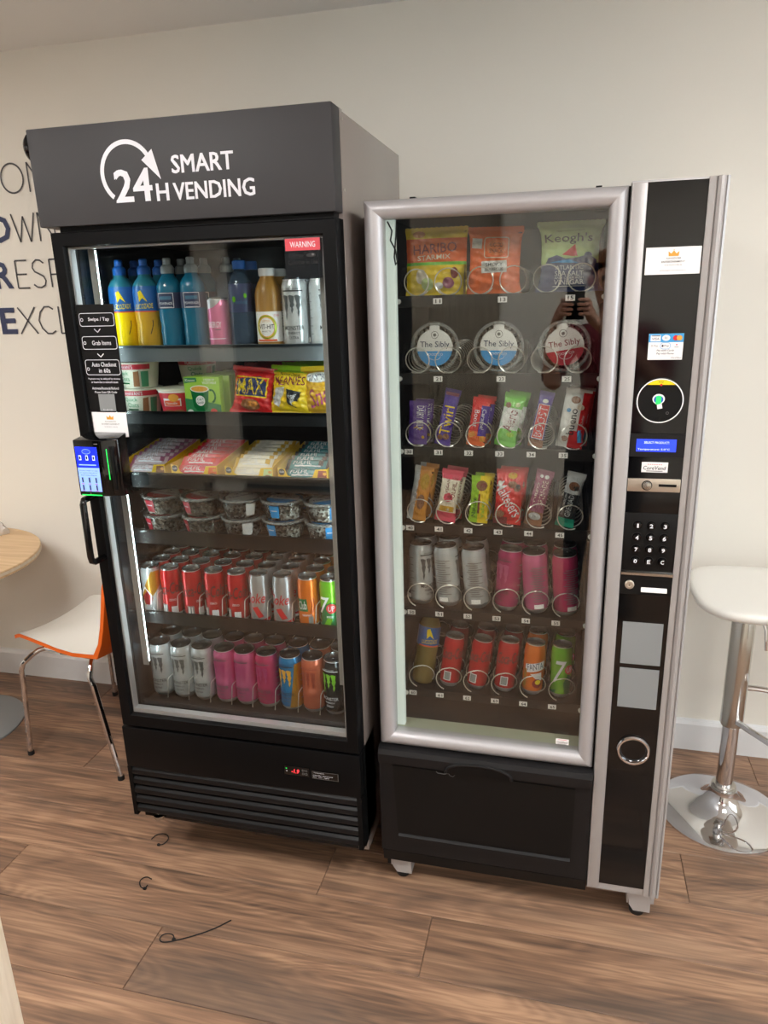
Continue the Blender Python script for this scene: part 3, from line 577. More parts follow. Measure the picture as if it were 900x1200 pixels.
mb = MB().tube([(-.182 - .087 * cos(PI * i / n), MY - .0175, .409 + .033 * sin(PI * i / n) ** .8) for i in range(n + 1)], .0042, 8); mb.build('handle_rim', 'soft_black', dp)
mb = MB().tube([(-.295, MY - .0075, .402), (-.292, MY - .0075, .397), (-.275, MY - .0075, .396), (-.262, MY - .0075, .400), (-.258, MY - .0075, .394), (-.25, MY - .0075, .392), (-.245, MY - .0075, .397)], .0008, 5); mb.build('flap_scratch', 'greyink', dp)
# interior: cream ledge, chute, side racks, trays with spirals
bx(-.42, .08, MY + .040, MY + .088, .486, .4965).build('chute_ledge', 'cream_plastic', M, 0)
MB().prismx([(MY + .089, .486), (MY + .089, .47), (2.28, .47), (2.28, .53), (1.82, .53)], -.42, .08).build('chute_ramp', 'matte_black', M, 0)
for x in (-.4205, .074):
    rk = MB().box(x, x + .006, 1.752, 1.770, .50, 1.79)
    rk.build('tray_rack', 'deep_black', M, 0)
ROWZ = [1.611, 1.430, 1.249, 1.048, .810, .5665]; CX = [-.3570 + .0757 * k for k in range(6)]
TY = 1.760
def coil(xc, zc, r, pitch, turns, hand=1, y0=TY + .006, a0=-PI * .35):
    pts = []; n = 22
    for i in range(int(turns * n) + 1):
        t = i / n; a = a0 - hand * 2 * PI * t
        pts.append((xc + r * cos(a), y0 + pitch * max(0, t - .45 + (.05 if t > .45 else 0)) , zc + r * sin(a)))
    return pts
TRAYS = []
for ri, z in enumerate(ROWZ):
    tz = z + .0105
    mb = MB().box(-.4115, .0705, TY + .004, 2.25, tz - .0035, tz).box(-.4115, .0705, TY, TY + .004, z - .0135, z + .0125).box(-.4115, .0705, TY - .003, TY, z + .010, z + .0135)
    tr = mb.build('product_tray', 'matte_black', M, 0); TRAYS.append(tr)
    for k in range(7):
        if ri < 2 and k % 2: continue
        x = -.3949 + .0757 * k
        MB().prismx([(TY + .004, tz), (2.25, tz), (2.25, tz + .075), (TY + .03, tz + .070), (TY + .012, tz + .045)], x - .0006, x + .0006).build('divider', 'smoke', tr, 0)
    can_row = ri >= 4
    for k in range(6):
        rr = .0335 if can_row else .0305
        hand = -1 if (ri < 2 and k % 2 == 0) else 1
        pts = coil(CX[k], tz + rr + .002, rr, .072 if can_row else .034, 5 if can_row else 10, hand, a0=(PI * 1.35 if hand < 0 else -PI * .35) if not can_row else -PI * .62)
        MB().tube(pts, .0015, 6).build('spiral_coil', 'wire', tr)
    tags = [('%d%d' % (ri + 1, c), c) for c in ((1, 3, 5) if ri < 2 else range(6))]
    for s_, c in tags:
        if s_ == '60': pass
        x = -.3790 + .0755 * c
        mb = MB().box(x - .0105, x + .0105, TY - .0042, TY - .0030, z - .0065, z + .0065)
        v, f = text_geo(s_, .02); mb.add([(a, TY - .0046, b) for a, b in place(v, x + .001, z, .0125, .0085)], f, 1)
        mb.build('price_tag', ['paper', 'ink'], tr, 0)
        mb = MB().box(x + .022, x + .030, TY - .0006, TY, z - .003, z + .003).box(x + .040, x + .046, TY - .0006, TY, z - .004, z + .001); mb.build('tray_slots', 'deep_black', tr, 0)
    for x in (-.3965, .0715): MB().lathe([(.0, -.006), (.006, -.004), (.006, .002), (0, .004)], 10, (x, TY - .008, z + .001), axis='y').build('tray_clip', 'clip_white', tr)
for x, y in ((mx0 + .045, 1.70), (mx1 - .045, 1.70), (mx0 + .045, 2.38), (mx1 - .045, 2.38)):
    mb = MB().prism([(x - .03, .092), (x + .03, .092), (x + .03, .026), (x - .012, .026), (x - .024, .045)], y - .029, y - .025).box(x - .03, x - .026, y - .025, y + .03, .045, .10).box(x + .026, x + .03, y - .025, y + .03, .022, .10).box(x - .026, x + .026, y + .02, y + .024, .03, .10).box(x - .03, x + .03, y - .025, y + .03, .088, .092); ft = mb.build('foot_bracket', 'alu_dull', M, 0)
    MB().lathe([(.018, 0), (.020, .004), (.020, .012), (.012, .020), (.008, .024), (.008, .09)], 18, (x, y, 0)).build('levelling_foot', 'rubber', ft)
MB().tube([(-.405, MY + .0405, 1.785), (-.395, MY + .0405, 1.765), (-.399, MY + .0405, 1.745), (-.388, MY + .0405, 1.725), (-.384, MY + .0405, 1.70), (-.388, MY + .0405, 1.692), (-.391, MY + .0405, 1.71), (-.386, MY + .0405, 1.755), (-.384, MY + .0405, 1.785)], .0018, 6).build('door_cable', 'rubber', M)
# ================================================================ furniture
# round table
T = thing('round_table', 'round oak-topped cafe table on a grey disc base at the left edge', 'table', (-2.32, 2.08, 0))
tz = .72
MB().lathe([(.385, tz - .028), (.397, tz - .026), (.40, tz - .020), (.40, tz - .003), (.397, tz)], 64, (-2.32, 2.08, 0)).build('table_top', OAK, T)
MB().lathe([(.4003, tz - .017), (.4006, tz - .016), (.4006, tz - .007), (.4003, tz - .006)], 64, (-2.32, 2.08, 0), caps=False).build('edge_band', 'gold' if 0 else OAKP, T)
MB().lathe([(.235, 0), (.235, .006), (.228, .010), (.04, .014), (.035, .03), (.0, .03)], 56, (-2.32, 2.08, 0)).build('base_disc', 'panel_grey', T)
MB().lathe([(.03, .028), (.03, tz - .03)], 24, (-2.32, 2.08, 0)).build('column', 'steel', T)
# clear plastic wrap on it
mb = MB(); n = 20
v = []; f = []
for j in range(7):
    for i in range(n):
        a = 2 * PI * i / n; q = j / 6 * PI / 2; w = 1 + .13 * sin(3 * a + j) + .09 * sin(7 * a - 2 * j)
        v.append((-2.272 + .048 * cos(q) * cos(a) * w, 2.395 + .042 * cos(q) * sin(a) * w, tz + .001 + .052 * sin(q) * (1 + .12 * sin(5 * a))))
for j in range(6):
    for i in range(n): f.append((j * n + i, j * n + (i + 1) % n, (j + 1) * n + (i + 1) % n, (j + 1) * n + i))
mb.add(v, f); mat('film', S(236, 232, 228), .2, alpha_mix=.45)
o = mb.build('plastic_bag', 'film', None); tag(o, 'crumpled clear plastic bag on the far rim of the round oak table', 'plastic bag')
# chair: white seat, orange outside, chrome legs; faces the table (-x)
C = thing('cafe_chair', 'white moulded chair with orange shell and chrome legs beside the fridge', 'chair', (-1.68, 2.17, 0))
sec = [(-.215, .452), (-.19, .462), (-.14, .463), (-.07, .452), (0, .440), (.07, .435), (.14, .441), (.19, .466), (.217, .51), (.235, .57), (.25, .64), (.265, .72), (.278, .80), (.282, .83)]
def shell(off, name, m, half=.2):
    mb = MB(); v = []; f = []; K = 12
    rot = math.radians(-8.5)
    for j, (a, z) in enumerate(sec):
        s = j / (len(sec) - 1); w = half * (1 - .10 * abs(s - .45) ** 1.5) * (1 if s > .08 else .96) * (1 if s < .92 else .9)
        for i in range(K + 1):
            t = -1 + 2 * i / K; dish = .022 * t * t
            nx, nz = (0, 1) if s < .5 else (-1, .15)
            px = a + (dish * (-1) if s > .5 else 0) + off * (-nx if 0 else (0 if s < .5 else 1)); pz = z + (dish if s <= .5 else 0) + (-off if s < .55 else 0)
            py = t * w; v.append((-1.68 + px * cos(rot) - py * sin(rot), 2.17 + px * sin(rot) + py * cos(rot), pz))
    for j in range(len(sec) - 1):
        for i in range(K): f.append((j * (K + 1) + i, j * (K + 1) + i + 1, (j + 1) * (K + 1) + i + 1, (j + 1) * (K + 1) + i))
    mb.add(v, f); return mb, K
mb, K = shell(0, '', ''); ins, _ = shell(.014, '', '')
J = len(sec); nv = len(mb.v); out = MB(); out.v = mb.v[:] + ins.v[:]; out.f = [tuple(i + nv for i in q[::-1]) for q in mb.f]
edge = [(j * (K + 1), (j + 1) * (K + 1)) for j in range(J - 1)] + [(j * (K + 1) + K, (j + 1) * (K + 1) + K) for j in range(J - 1)] + [(i, i + 1) for i in range(K)] + [((J - 1) * (K + 1) + i, (J - 1) * (K + 1) + i + 1) for i in range(K)]
out.f += [(a, b, b + nv, a + nv) for a, b in edge]; out.m = [0] * len(out.f)
out.build('outer_shell', 'orange_plastic', C, 50)
ins2 = MB(); ins2.v = [(p[0], p[1], p[2] + .0012) if k < 8 * 13 else (p[0] - .0012, p[1], p[2]) for k, p in enumerate(mb.v)]; ins2.f = mb.f; ins2.m = [0] * len(mb.f); ins2.build('inner_shell', 'white_plastic', C, 50)
rot = math.radians(-8.5)
def cl(px, py, z): return (-1.68 + px * cos(rot) - py * sin(rot), 2.17 + px * sin(rot) + py * cos(rot), z)
for (fx, fy, tx, ty) in ((-.195, -.225, -.11, -.15), (-.195, .225, -.11, .15), (.235, -.225, .11, -.15), (.235, .225, .11, .15)):
    s = -1 if fx < 0 else 1
    pts = [cl(tx * .3, ty, .423), cl(tx, ty, .422)] + [cl(tx + (fx * (.86 if s < 0 else .62) - tx) * q, ty + (fy * .93 - ty) * q, .424 - .035 * (1 - cos(q * PI / 2)) * 1.3) for q in (.3, .6, .85, 1)] + [cl(fx * (.92 if s < 0 else .68), fy * .94, .35), cl(fx, fy, .012)]
    lg = MB().tube(pts, .0095, 10).build('leg', 'chrome', C)
    p = cl(fx, fy, 0); MB().lathe([(.012, 0), (.012, .012), (.0105, .016)], 12, p).build('foot_cap', 'rubber', lg)
for ty in (-.15, .15):
    p = cl(0, ty, 0); MB().box(p[0] - .03, p[0] + .03, p[1] - .012, p[1] + .012, .418, .430).build('mount_plate', 'steel', C)
# bar stool
B = thing('bar_stool', 'white bar stool on a chrome trumpet base right of the machine', 'stool', (.54, 2.165, 0))
bxs, bys = .54, 2.165
MB().lathe([(.190, 0), (.190, .006), (.18, .012), (.13, .022), (.085, .036), (.058, .056), (.044, .078), (.040, .092), (.040, .097)], 64, (bxs, bys, 0)).build('base', 'chrome', B)
MB().lathe([(.034, .097), (.036, .100), (.036, .108), (.031, .112)], 32, (bxs, bys, 0)).build('collar', 'steel', B)
MB().lathe([(.0245, .10), (.0245, .33)], 32, (bxs, bys, 0)).build('inner_post', 'chrome', B)
MB().lathe([(.031, .325), (.033, .33), (.033, .70), (.026, .712)], 32, (bxs, bys, 0)).build('outer_post', 'steel', B)
pts = [(bxs + .02, bys + .025, .42), (bxs + .06, bys + .05, .425)] + [(bxs + .20 + .09 * cos(a), bys - .04 + .11 * sin(a), .425 - .09 * (1 - (a_ / 10)) * 0) for a_ in range(0) for a in [0]]
pts = [(bxs + .01, bys + .03, .435), (bxs + .05, bys + .035, .437), (bxs + .11, bys + .03, .435), (bxs + .20, bys + .0, .425), (bxs + .245, bys - .06, .41), (bxs + .245, bys - .15, .385), (bxs + .19, bys - .195, .365), (bxs + .11, bys - .175, .352), (bxs + .05, bys - .09, .350), (bxs + .01, bys - .03, .350)]
def smooth_path(P, it=2):
    for _ in range(it):
        q = [P[0]]
        for a, b in zip(P, P[1:]): q += [tuple(.75 * x + .25 * y for x, y in zip(a, b)), tuple(.25 * x + .75 * y for x, y in zip(a, b))]
        P = q + [P[-1]]
    return P
MB().tube(smooth_path(pts), .0095, 10).build('footrest', 'chrome', B)
MB().tube([(bxs + .02, bys - .02, .705), (bxs + .035, bys - .075, .700), (bxs + .04, bys - .08, .685), (bxs + .046, bys - .085, .625)], .005, 8).build('lever', 'chrome', B)
bx(bxs - .07, bxs + .07, bys - .07, bys + .07, .708, .714).build('mount_plate', 'steel', B)
mb = MB(); sx, sy = .585, 2.225; v = []; f = []; NN = 48
def sup(a, rx, ry, e=3.2): return (math.copysign(abs(cos(a)) ** (2 / e), cos(a)) * rx, math.copysign(abs(sin(a)) ** (2 / e), sin(a)) * ry)
rings = [(.30, .714), (.80, .716), (.93, .722), (.985, .731), (1.0, .742), (.985, .750), (.94, .754), (.80, .752), (.5, .748), (.2, .746)]
for s, z in rings:
    for i in range(NN):
        p = sup(2 * PI * i / NN, .192 * s, .205 * s); v.append((sx + p[0], sy + p[1], z))
for j in range(len(rings) - 1):
    for i in range(NN): f.append((j * NN + i, j * NN + (i + 1) % NN, (j + 1) * NN + (i + 1) % NN, (j + 1) * NN + i))
f += [tuple(range(NN))[::-1], tuple(range((len(rings) - 1) * NN, len(rings) * NN))]
mb.add(v, f); mb.build('seat', 'white_plastic', B, 50)
# pale wood end panel of a counter at the lower left
P = thing('counter_end', 'pale oak counter end panel cut off by the lower left corner', 'counter', (-1.1, .5, 0))
bx(-.835, -.812, .32, .6995, 0, .95).build('end_panel', OAKP, P, 0)
bx(-.8115, -.788, .30, .7005, 0, .95).build('edge_panel', OAKP, P, 0)
bx(-1.6, -.788, .30, .7005, .9505, .975).build('counter_top', OAKP, P, 0)
bx(-1.59, -1.56, .32, .70, 0, .95).build('end_panel', OAKP, P, 0)
# cable ties on the floor
def tie(pts, lab, head):
    o = MB().tube(smooth_path(pts, 2), .0016, 6).box(head[0] - .004, head[0] + .004, head[1] - .003, head[1] + .003, .0002, .006).build('cable_tie', 'rubber'); tag(o, lab, 'cable tie', 'cut cable ties on the floor')
tie([(-1.211, 1.663, .002), (-1.205, 1.685, .004), (-1.175, 1.692, .006), (-1.155, 1.675, .005), (-1.160, 1.652, .002), (-1.175, 1.645, .002)], 'short curled black cable tie nearest the fridge base', (-1.175, 1.645))
tie([(-1.122, 1.515, .002), (-1.142, 1.520, .004), (-1.153, 1.50, .005), (-1.138, 1.480, .003), (-1.122, 1.478, .002), (-1.12, 1.49, .004)], 'tiny looped black cable tie, smallest of the three on the floor', (-1.122, 1.478))
tie([(-.8276, 1.4295, .002), (-.86, 1.392, .003), (-.90, 1.362, .003), (-.945, 1.336, .002), (-.975, 1.322, .003), (-.990, 1.330, .004), (-.985, 1.348, .005), (-.960, 1.353, .004), (-.950, 1.340, .003)], 'long black cable tie with a hooked end, lying nearest the camera', (-.950, 1.338))
# ================================================================ products
def cyl(r): return lambda u, v, d: ((r + d) * sin(u / r), -(r + d) * cos(u / r), v)
mat('can_lid', S(150, 152, 154), .25, metal=.9)
mat('can_lid_dark', S(92, 94, 98), .25, metal=.9)
mat('can_silver', S(196, 198, 202), .28, metal=.7)
for n_, c_ in (('can_white', (208, 211, 214)), ('can_pink', (226, 110, 160)), ('can_rose', (214, 70, 120)), ('can_blue', (40, 140, 205)), ('can_peach', (236, 128, 96)), ('can_black', (34, 38, 40)), ('can_red', (206, 24, 34)), ('can_orange', (244, 124, 20)), ('can_lime', (120, 200, 40)), ('can_green', (20, 130, 70)), ('can_magenta', (190, 50, 110)), ('can_gold', (196, 140, 40)), ('can_purple', (120, 60, 120)), ('can_darkred', (150, 16, 28))):
    mat(n_, S(*c_), .24, metal=.42, coat=.3, var=.05, vscale=60)
mat('claw_dark', S(74, 78, 80), .4); mat('claw_green', S(120, 190, 40), .4); mat('claw_blue', S(60, 110, 140), .4); mat('claw_pink', S(170, 60, 110), .4); mat('claw_gold', S(230, 170, 50), .4); mat('claw_red', S(150, 60, 40), .4)
ORD = ['first', 'second', 'third', 'fourth', 'fifth', 'sixth', 'seventh', 'eighth', 'ninth']
def can_parts(t, R, Hc, body, lid, bands=None, tab=None):
    k = R
    prof = [(k * .70, 0.0), (k * .78, .002), (k * .86, .006), (k * .985, .014), (k, .020), (k, Hc * .30), (k, Hc * .31), (k, Hc * .60), (k, Hc - .022), (k * .975, Hc - .016), (k * .87, Hc - .006), (k * .86, Hc - .003)]
    mats = [body] if isinstance(body, str) else body
    b = MB().lathe([(0, .004), (k * .6, .003)] + prof, 32, bands=bands or ([len(mats) - 1] * 5 + [0] * 7 + [len(mats) - 1]), caps=False).build('can_body', mats, t)
    MB().lathe([(k * .86, Hc - .004), (k * .885, Hc - .002), (k * .885, Hc), (k * .84, Hc + .0005), (k * .80, Hc - .003), (k * .78, Hc - .006), (0, Hc - .0055)], 28, caps=False).build('can_lid', lid, t)
    if tab:
        o = MB().lathe([(k * .24, 0), (k * .26, .0012), (k * .12, .0016), (k * .10, 0)], 14, caps=False); o.v = [(p[0] * .8, p[1] * 1.25 - k * .22, p[2] + Hc - .0052) for p in o.v]
        o.box(-k * .14, k * .14, -k * .05, k * .12, Hc - .0056, Hc - .0040); o.build('pull_tab', tab, t)
    return b
def claw(cx, cy, w, h, m):
    out = []; L = [(-.36, .80, 1.0), (0.0, .62, .72), (.34, .78, .86)]
    for k, (dx, top, ln) in enumerate(L):
        x = cx + dx * w; y1 = cy + h * .5; y0 = y1 - h * ln; a = w * .13
        out.append(PL([(x - a * 1.3, y1), (x - a * .4, y1 + h * .03), (x + a * 1.2, y1 - h * .02), (x + a * .9, y1 - h * .28), (x + a * 1.2, y1 - h * .36), (x + a * .5, y1 - h * ln * .65), (x + a * .8, y1 - h * ln * .74), (x + a * .1, y0), (x - a * .3, y1 - h * ln * .8), (x - a * .1, y1 - h * ln * .68), (x - a * .8, y1 - h * .4), (x - a * .5, y1 - h * .3)], m))
    return out
PROTO = {}
def proto(kind, fn):
    if kind not in PROTO: PROTO[kind] = [fn(), False]
def put(kind, label, cat, loc, rot=(0, 0, 0), group=None):
    p = PROTO[kind]
    if not p[1]: p[1] = True; o = p[0]
    else: o = dup(p[0])
    o.location = loc; o.rotation_euler = rot
    for k in ('label', 'category', 'group'):
        if k in o: del o[k]
    return tag(o, label, cat, group)
def E_(name):
    o = bpy.data.objects.new(name, None); COL.objects.link(o); o.empty_display_size = .03; return o
def monster(body, cm, tm, lid='can_lid_dark', extra='ULTRA', front_=True, R=.0328, Hc=.168, gold=None):
    def f():
        t = E_('drink_can'); b = can_parts(t, R, Hc, [body, 'can_silver'], lid, tab='can_lid' if front_ else None)
        if front_:
            it = []
            if gold: it.append(PL([(R * .35, .012), (R * 2.2, .012), (R * 2.2, Hc - .022), (R * .9, Hc - .022), (R * .7, .09)], gold))
            it += claw(-.002, .098, .044, .058, cm) + [TX('MONSTER', 0, .053, .050, .010, tm, 0, .02), TX('ENERGY', 0, .041, .030, .005, tm, 0, .01), TX(extra, 0, .030, .022, .006, tm, 0, .02), RC(0, Hc - .030, .05, .0025, tm)]
            it.append(TX('ZERO SUGAR', 0, Hc - .0255, .03, .004, tm))
            for sg in (-1, 1):
                for q in range(16): it.append(RC(sg * (R * 1.95 + .004 * ((q * 7) % 3 - 1)), .038 + .0062 * q, .034 - .006 * ((q * 5) % 3), .0022, 'greyink'))
                it.append(RC(sg * R * 1.95, .024, .022, .012, 'paper'))
            art(b, cyl(R), it, 'printed_artwork', .006, loc=False)
        return t
    return f
for k_, a in dict(m_white=('can_white', 'claw_dark', 'ink'), m_pink=('can_pink', 'claw_pink', 'claw_dark', 'can_lid_dark', 'ROSA'), m_rose=('can_rose', 'claw_pink', 'claw_dark', 'can_lid_dark', 'ROSA'), m_blue=('can_blue', 'claw_gold', 'ink', 'can_lid_dark', 'JUICED'), m_peach=('can_peach', 'claw_red', 'claw_red', 'can_lid_dark', 'PEACHY'), m_black=('can_black', 'claw_green', 'letter_white', 'can_lid', 'ENERGY')).items():
    proto(k_, monster(*a, gold='can_gold' if k_ == 'm_blue' else None)); proto(k_ + '_r', monster(*a, front_=False) if 1 else None)
def cola(body, tcol, kind, R=.0285, Hc=.147):
    def f():
        t = E_('drink_can'); b = can_parts(t, R, Hc, [body, 'can_silver'], 'can_lid', tab='can_lid')
        it = []
        if kind == 'red': it = [TX('Coca-Cola', .004, .088, .092, .034, 'ink', .12, .03, .45), RC(-.010, .026, .020, .030, 'panel_grey'), RC(-.014, .026, .004, .024, 'white'), RC(-.006, .026, .003, .024, 'white'), TX('ZERO', .016, .055, .020, .006, 'letter_white', 0, .02), RC(.020, .024, .018, .022, 'letter_white')]
        if kind == 'gold': it = [PL([(-.02, .060), (.02, .135), (.045, .135), (.045, .095), (.012, .055), (-.004, .02)], 'can_gold'), PL([(-.018, .055), (.004, .022), (.018, .055), (.006, .080)], 'can_darkred'), ST([(-.022, .062), (-.002, .088), (.014, .064), (.01, .034), (.022, .012)], .004, 'letter_white'), RC(.004, .024, .02, .024, 'panel_grey')]
        if kind == 'silver': it = [TX('Coke', -.004, .080, .062, .030, 'red', 0, .02, .3), PL([(-.03, .045), (.006, .052), (.03, .022), (.03, .008), (-.03, .008)], 'can_silver'), PL([(-.012, .052), (.004, .056), (.02, .026), (.006, .022)], 'red'), PL([(-.04, .022), (0, .014), (.04, .022), (.04, .012), (-.04, .012)], 'red')]
        if kind == 'orange': it = [RC(-.012, .070, .028, .036, 'can_green', .08), TX('Club', -.012, .070, .024, .024, 'letter_white', .08, .02), ST([(.010, .050), (.016, .068), (.012, .088)], .002, 'can_darkred'), ST([(.016, .048), (.022, .068), (.018, .09)], .002, 'can_darkred'), TX('ORANGE', 0, .042, .026, .006, 'letter_white', 0, .02), RC(.010, .026, .012, .024, 'panel_grey')]
        if kind == 'lime': it = [PL([(-.045, .014), (.045, .014), (.045, .060), (.012, .085), (-.01, .075), (-.045, .05)], 'can_green'), TX('7', -.010, .074, .030, .048, 'letter_white', 0, .03, .2), EL(.010, .066, .028, .028, 'red', 22), TX('UP', .010, .066, .018, .015, 'letter_white', 0, .03, .15), TX('FREE', .006, .042, .018, .006, 'letter_white', 0, .02), PL([(-.014, .014), (.004, .014), (.012, .036), (0, .04)], 'can_lime')]
        if kind == 'fanta': it = [PL([(-.025, .088), (.028, .100), (.028, .076), (-.025, .064)], 'letter_white'), TX('FANTA', .002, .084, .044, .018, 'navy', .20, .03), PL([(-.01, .062), (.02, .068), (.022, .044), (.004, .05)], 'letter_white'), EL(.010, .036, .026, .026, 'can_darkred', 16), EL(.012, .040, .016, .014, 'yellow', 12), RC(-.024, .05, .008, .05, 'can_gold')]
        if kind == 'red2': it = [TX('Coca-Cola', .0, .100, .070, .032, 'ink', .12, .03, .45), RC(-.008, .034, .020, .026, 'letter_white'), RC(-.008, .034, .016, .022, 'panel_grey')]
        if kind == 'big7': it = [PL([(-.045, .014), (.045, .014), (.045, .045), (.014, .07), (-.004, .03)], 'can_green'), TX('7', -.008, .075, .034, .062, 'letter_white', 0, .04, .25), EL(.018, .082, .026, .026, 'red', 22), TX('UP', .018, .082, .017, .015, 'letter_white', 0, .03), PL([(-.02, .014), (.006, .014), (.002, .045), (-.008, .04)], 'can_lime')]
        if it: art(b, cyl(R), it, 'printed_artwork', .006, loc=False)
        return t
    return f
for k_, a in dict(c_red=('can_red', '', 'red'), c_gold=('can_white', '', 'gold'), c_silver=('can_silver', '', 'silver'), c_orange=('can_orange', '', 'orange'), c_lime=('can_lime', '', 'lime'), c_fanta=('can_orange', '', 'fanta'), c_red2=('can_red', '', 'red2'), c_seven=('can_lime', '', 'big7'), c_pinkslim=('can_pink', '', 'none'), c_redback=('can_red', '', 'none'), c_dark=('can_darkred', '', 'none')).items(): proto(k_, cola(*a))
# --- fifth shelf: slim cans, four deep
kinds = ['c_gold', 'c_red', 'c_red', 'c_red', 'c_red', 'c_silver', 'c_silver', 'c_orange', 'c_lime']
desc = {'c_gold': 'white and gold cola can', 'c_red': 'red cola can', 'c_silver': 'silver cola can with red script', 'c_orange': 'orange soda can', 'c_lime': 'lime green lemonade can'}
rws = ['front row', 'second row back', 'third row back', 'rearmost row']
for c, k in enumerate(kinds):
    for r in range(4):
        kk = k if (r == 0 or c > 0) else 'c_red'
        put(kk, '%s, %s column of the slim-can shelf, %s' % (desc[kk], ORD[c], rws[r]), 'can', (xs5[c] + random.uniform(-.001, .001), 1.7185 + .0605 * r, .7652), (0, 0, random.uniform(-.5, .5) if k in ('c_red',) else random.uniform(-.2, .3)), 'slim cans on the fifth fridge shelf')
# --- fridge floor: tall cans, two deep
kinds = ['m_white', 'm_white', 'm_white', 'm_pink', 'm_pink', 'm_rose', 'm_blue', 'm_peach', 'm_black']
desc = {'m_white': 'tall white energy can', 'm_pink': 'tall pale pink energy can', 'm_rose': 'tall deep pink energy can', 'm_blue': 'tall blue and gold energy can', 'm_peach': 'tall peach energy can', 'm_black': 'tall black energy can with green claw'}
for c, k in enumerate(kinds):
    for r in range(2):
        put(k if r == 0 else k + '_r', '%s, %s from left on the fridge floor, %s' % (desc[k], ORD[c], ('front row', 'back row')[r]), 'can', (xs6[c], 1.7235 + .0685 * r, .5048), (0, 0, random.uniform(-.25, .1)), 'tall energy cans on the fridge floor')
# --- bottles
mat('liq_orange', S(250, 214, 10), .25, var=.08, vscale=30); mat('liq_amber', S(206, 160, 40), .25); mat('liq_blue', S(24, 104, 136), .2, var=.1, vscale=30); mat('sleeve_blue', S(30, 96, 170), .3); mat('sleeve_teal', S(40, 120, 140), .3)
mat('cap_blue', S(24, 100, 190), .4); mat('cap_clear', S(150, 160, 165), .3); mat('cap_white', S(222, 222, 222), .4); mat('liq_vit', S(168, 122, 54), .3); mat('water', S(70, 90, 112), .15, alpha_mix=.35); mat('sleeve_dark', S(52, 62, 100), .35); mat('orange_red', S(226, 90, 40), .4)
def bottle(prof, bands, mats, cap, capm, arts=None, Rr=.03):
    def f():
        t = E_('drink_bottle'); b = MB().lathe(prof, 28, bands=bands).build('bottle_body', mats, t)
        MB().lathe(cap, 24).build('bottle_cap', capm, t)
        if arts: art(b, cyl(Rr), arts, 'printed_label', .006, loc=False)
        return t
    return f
def sport(h0): return [(.016, h0), (.0165, h0 + .002), (.0165, h0 + .014), (.014, h0 + .018), (.010, h0 + .021), (.0095, h0 + .030), (.0105, h0 + .033), (.008, h0 + .037), (0, h0 + .037)]
LP = [(.024, 0), (.030, .004), (.0325, .012), (.0325, .050), (.0305, .066), (.0325, .082), (.0330, .090), (.0330, .098), (.0332, .100), (.0332, .150), (.0315, .160), (.024, .174), (.0165, .182), (.0150, .188)]
swoosh = lambda: [PL([(-.012, .146), (-.004, .150), (.010, .122), (-.002, .132), (-.010, .122)], 'yellow'), TX('LUCOZADE', .0, .112, .046, .012, 'yellow', .05, .03, .2), RC(0, .099, .06, .003, 'orange_red'), ST([(.010, .044), (.018, .066), (.018, .078)], .002, 'ink'), RC(.012, .010, .010, .009, 'ink')]
proto('b_energy', bottle(LP, [0] * 8 + [1] * 2 + [2] * 3, ['liq_orange', 'sleeve_blue', 'sleeve_teal'], sport(.188), 'cap_blue', swoosh(), .0333))
proto('b_energy2', bottle(LP, [0] * 8 + [1] * 2 + [2] * 3, ['liq_amber', 'sleeve_blue', 'sleeve_teal'], sport(.188), 'cap_blue', swoosh(), .0333))
PP = [(.024, 0), (.029, .004), (.0305, .012), (.029, .030), (.0305, .048), (.0285, .064), (.0305, .080), (.0308, .120), (.0310, .122), (.0310, .150), (.0295, .162), (.022, .176), (.0165, .182), (.0150, .188)]
proto('b_blue', bottle(PP, [0] * 13, ['liq_blue'], sport(.188), 'cap_clear', [RC(0, .124, .10, .038, 'navy'), FR(0, .124, .040, .036, .0012, 'letter_white'), RC(0, .130, .030, .008, 'claw_blue'), TX('POWERADE', 0, .117, .034, .006, 'letter_white', 0, .02), RC(0, .108, .03, .001, 'letter_white')], .0311))
proto('b_clear', bottle(PP, [0] * 13, ['water'], sport(.188), 'cap_clear'))
WP = [(.024, 0), (.029, .004), (.030, .012), (.0285, .030), (.030, .050), (.0285, .070), (.030, .090), (.0302, .092), (.0302, .140), (.0285, .158), (.020, .178), (.0135, .188), (.0130, .194)]
proto('b_water', bottle(WP, [0] * 7 + [1] * 2 + [0] * 3, ['water', 'sleeve_dark'], [(.0155, .192), (.0158, .194), (.0158, .210), (.014, .212), (0, .212)], 'cap_blue', [EL(-.012, .122, .010, .014, 'can_lime', 14), TX('volvic', .006, .116, .030, .010, 'claw_blue', 0, .02), EL(.016, .13, .008, .012, 'can_lime', 12)], .0303))
VP = [(.027, 0), (.031, .003), (.0325, .010), (.0325, .020), (.0327, .021), (.0327, .092), (.0325, .093), (.0325, .130), (.030, .145), (.022, .162), (.0175, .170), (.0175, .176)]
proto('b_vit', bottle(VP, [0] * 4 + [1] + [0] * 6, ['liq_vit', 'paper'], [(.0195, .174), (.0200, .176), (.0200, .190), (.018, .192), (0, .192)], 'cap_white', [RG(0, .056, .052, .058, .007, 'gold', 32), RG(0, .056, .048, .054, .002, 'can_lime', 32), TX('DETOX', 0, .070, .018, .005, 'gold', 0, .02), TX('VIT-HIT', 0, .057, .038, .011, 'ink', 0, .03), TX('MANGO TEA', 0, .046, .022, .004, 'greyink', 0, .01), RC(0, .025, .05, .004, 'orange_red'), TX('100% RDA', .026, .083, .014, .005, 'warn_red')], .0328))
z1 = 1.5055; G = 'bottles and cans on the top fridge shelf'
put('b_energy', 'bright yellow energy drink bottle, leftmost in the front row, blue sports cap', 'bottle', (-1.111, 1.7195, z1), (0, 0, .45), G)
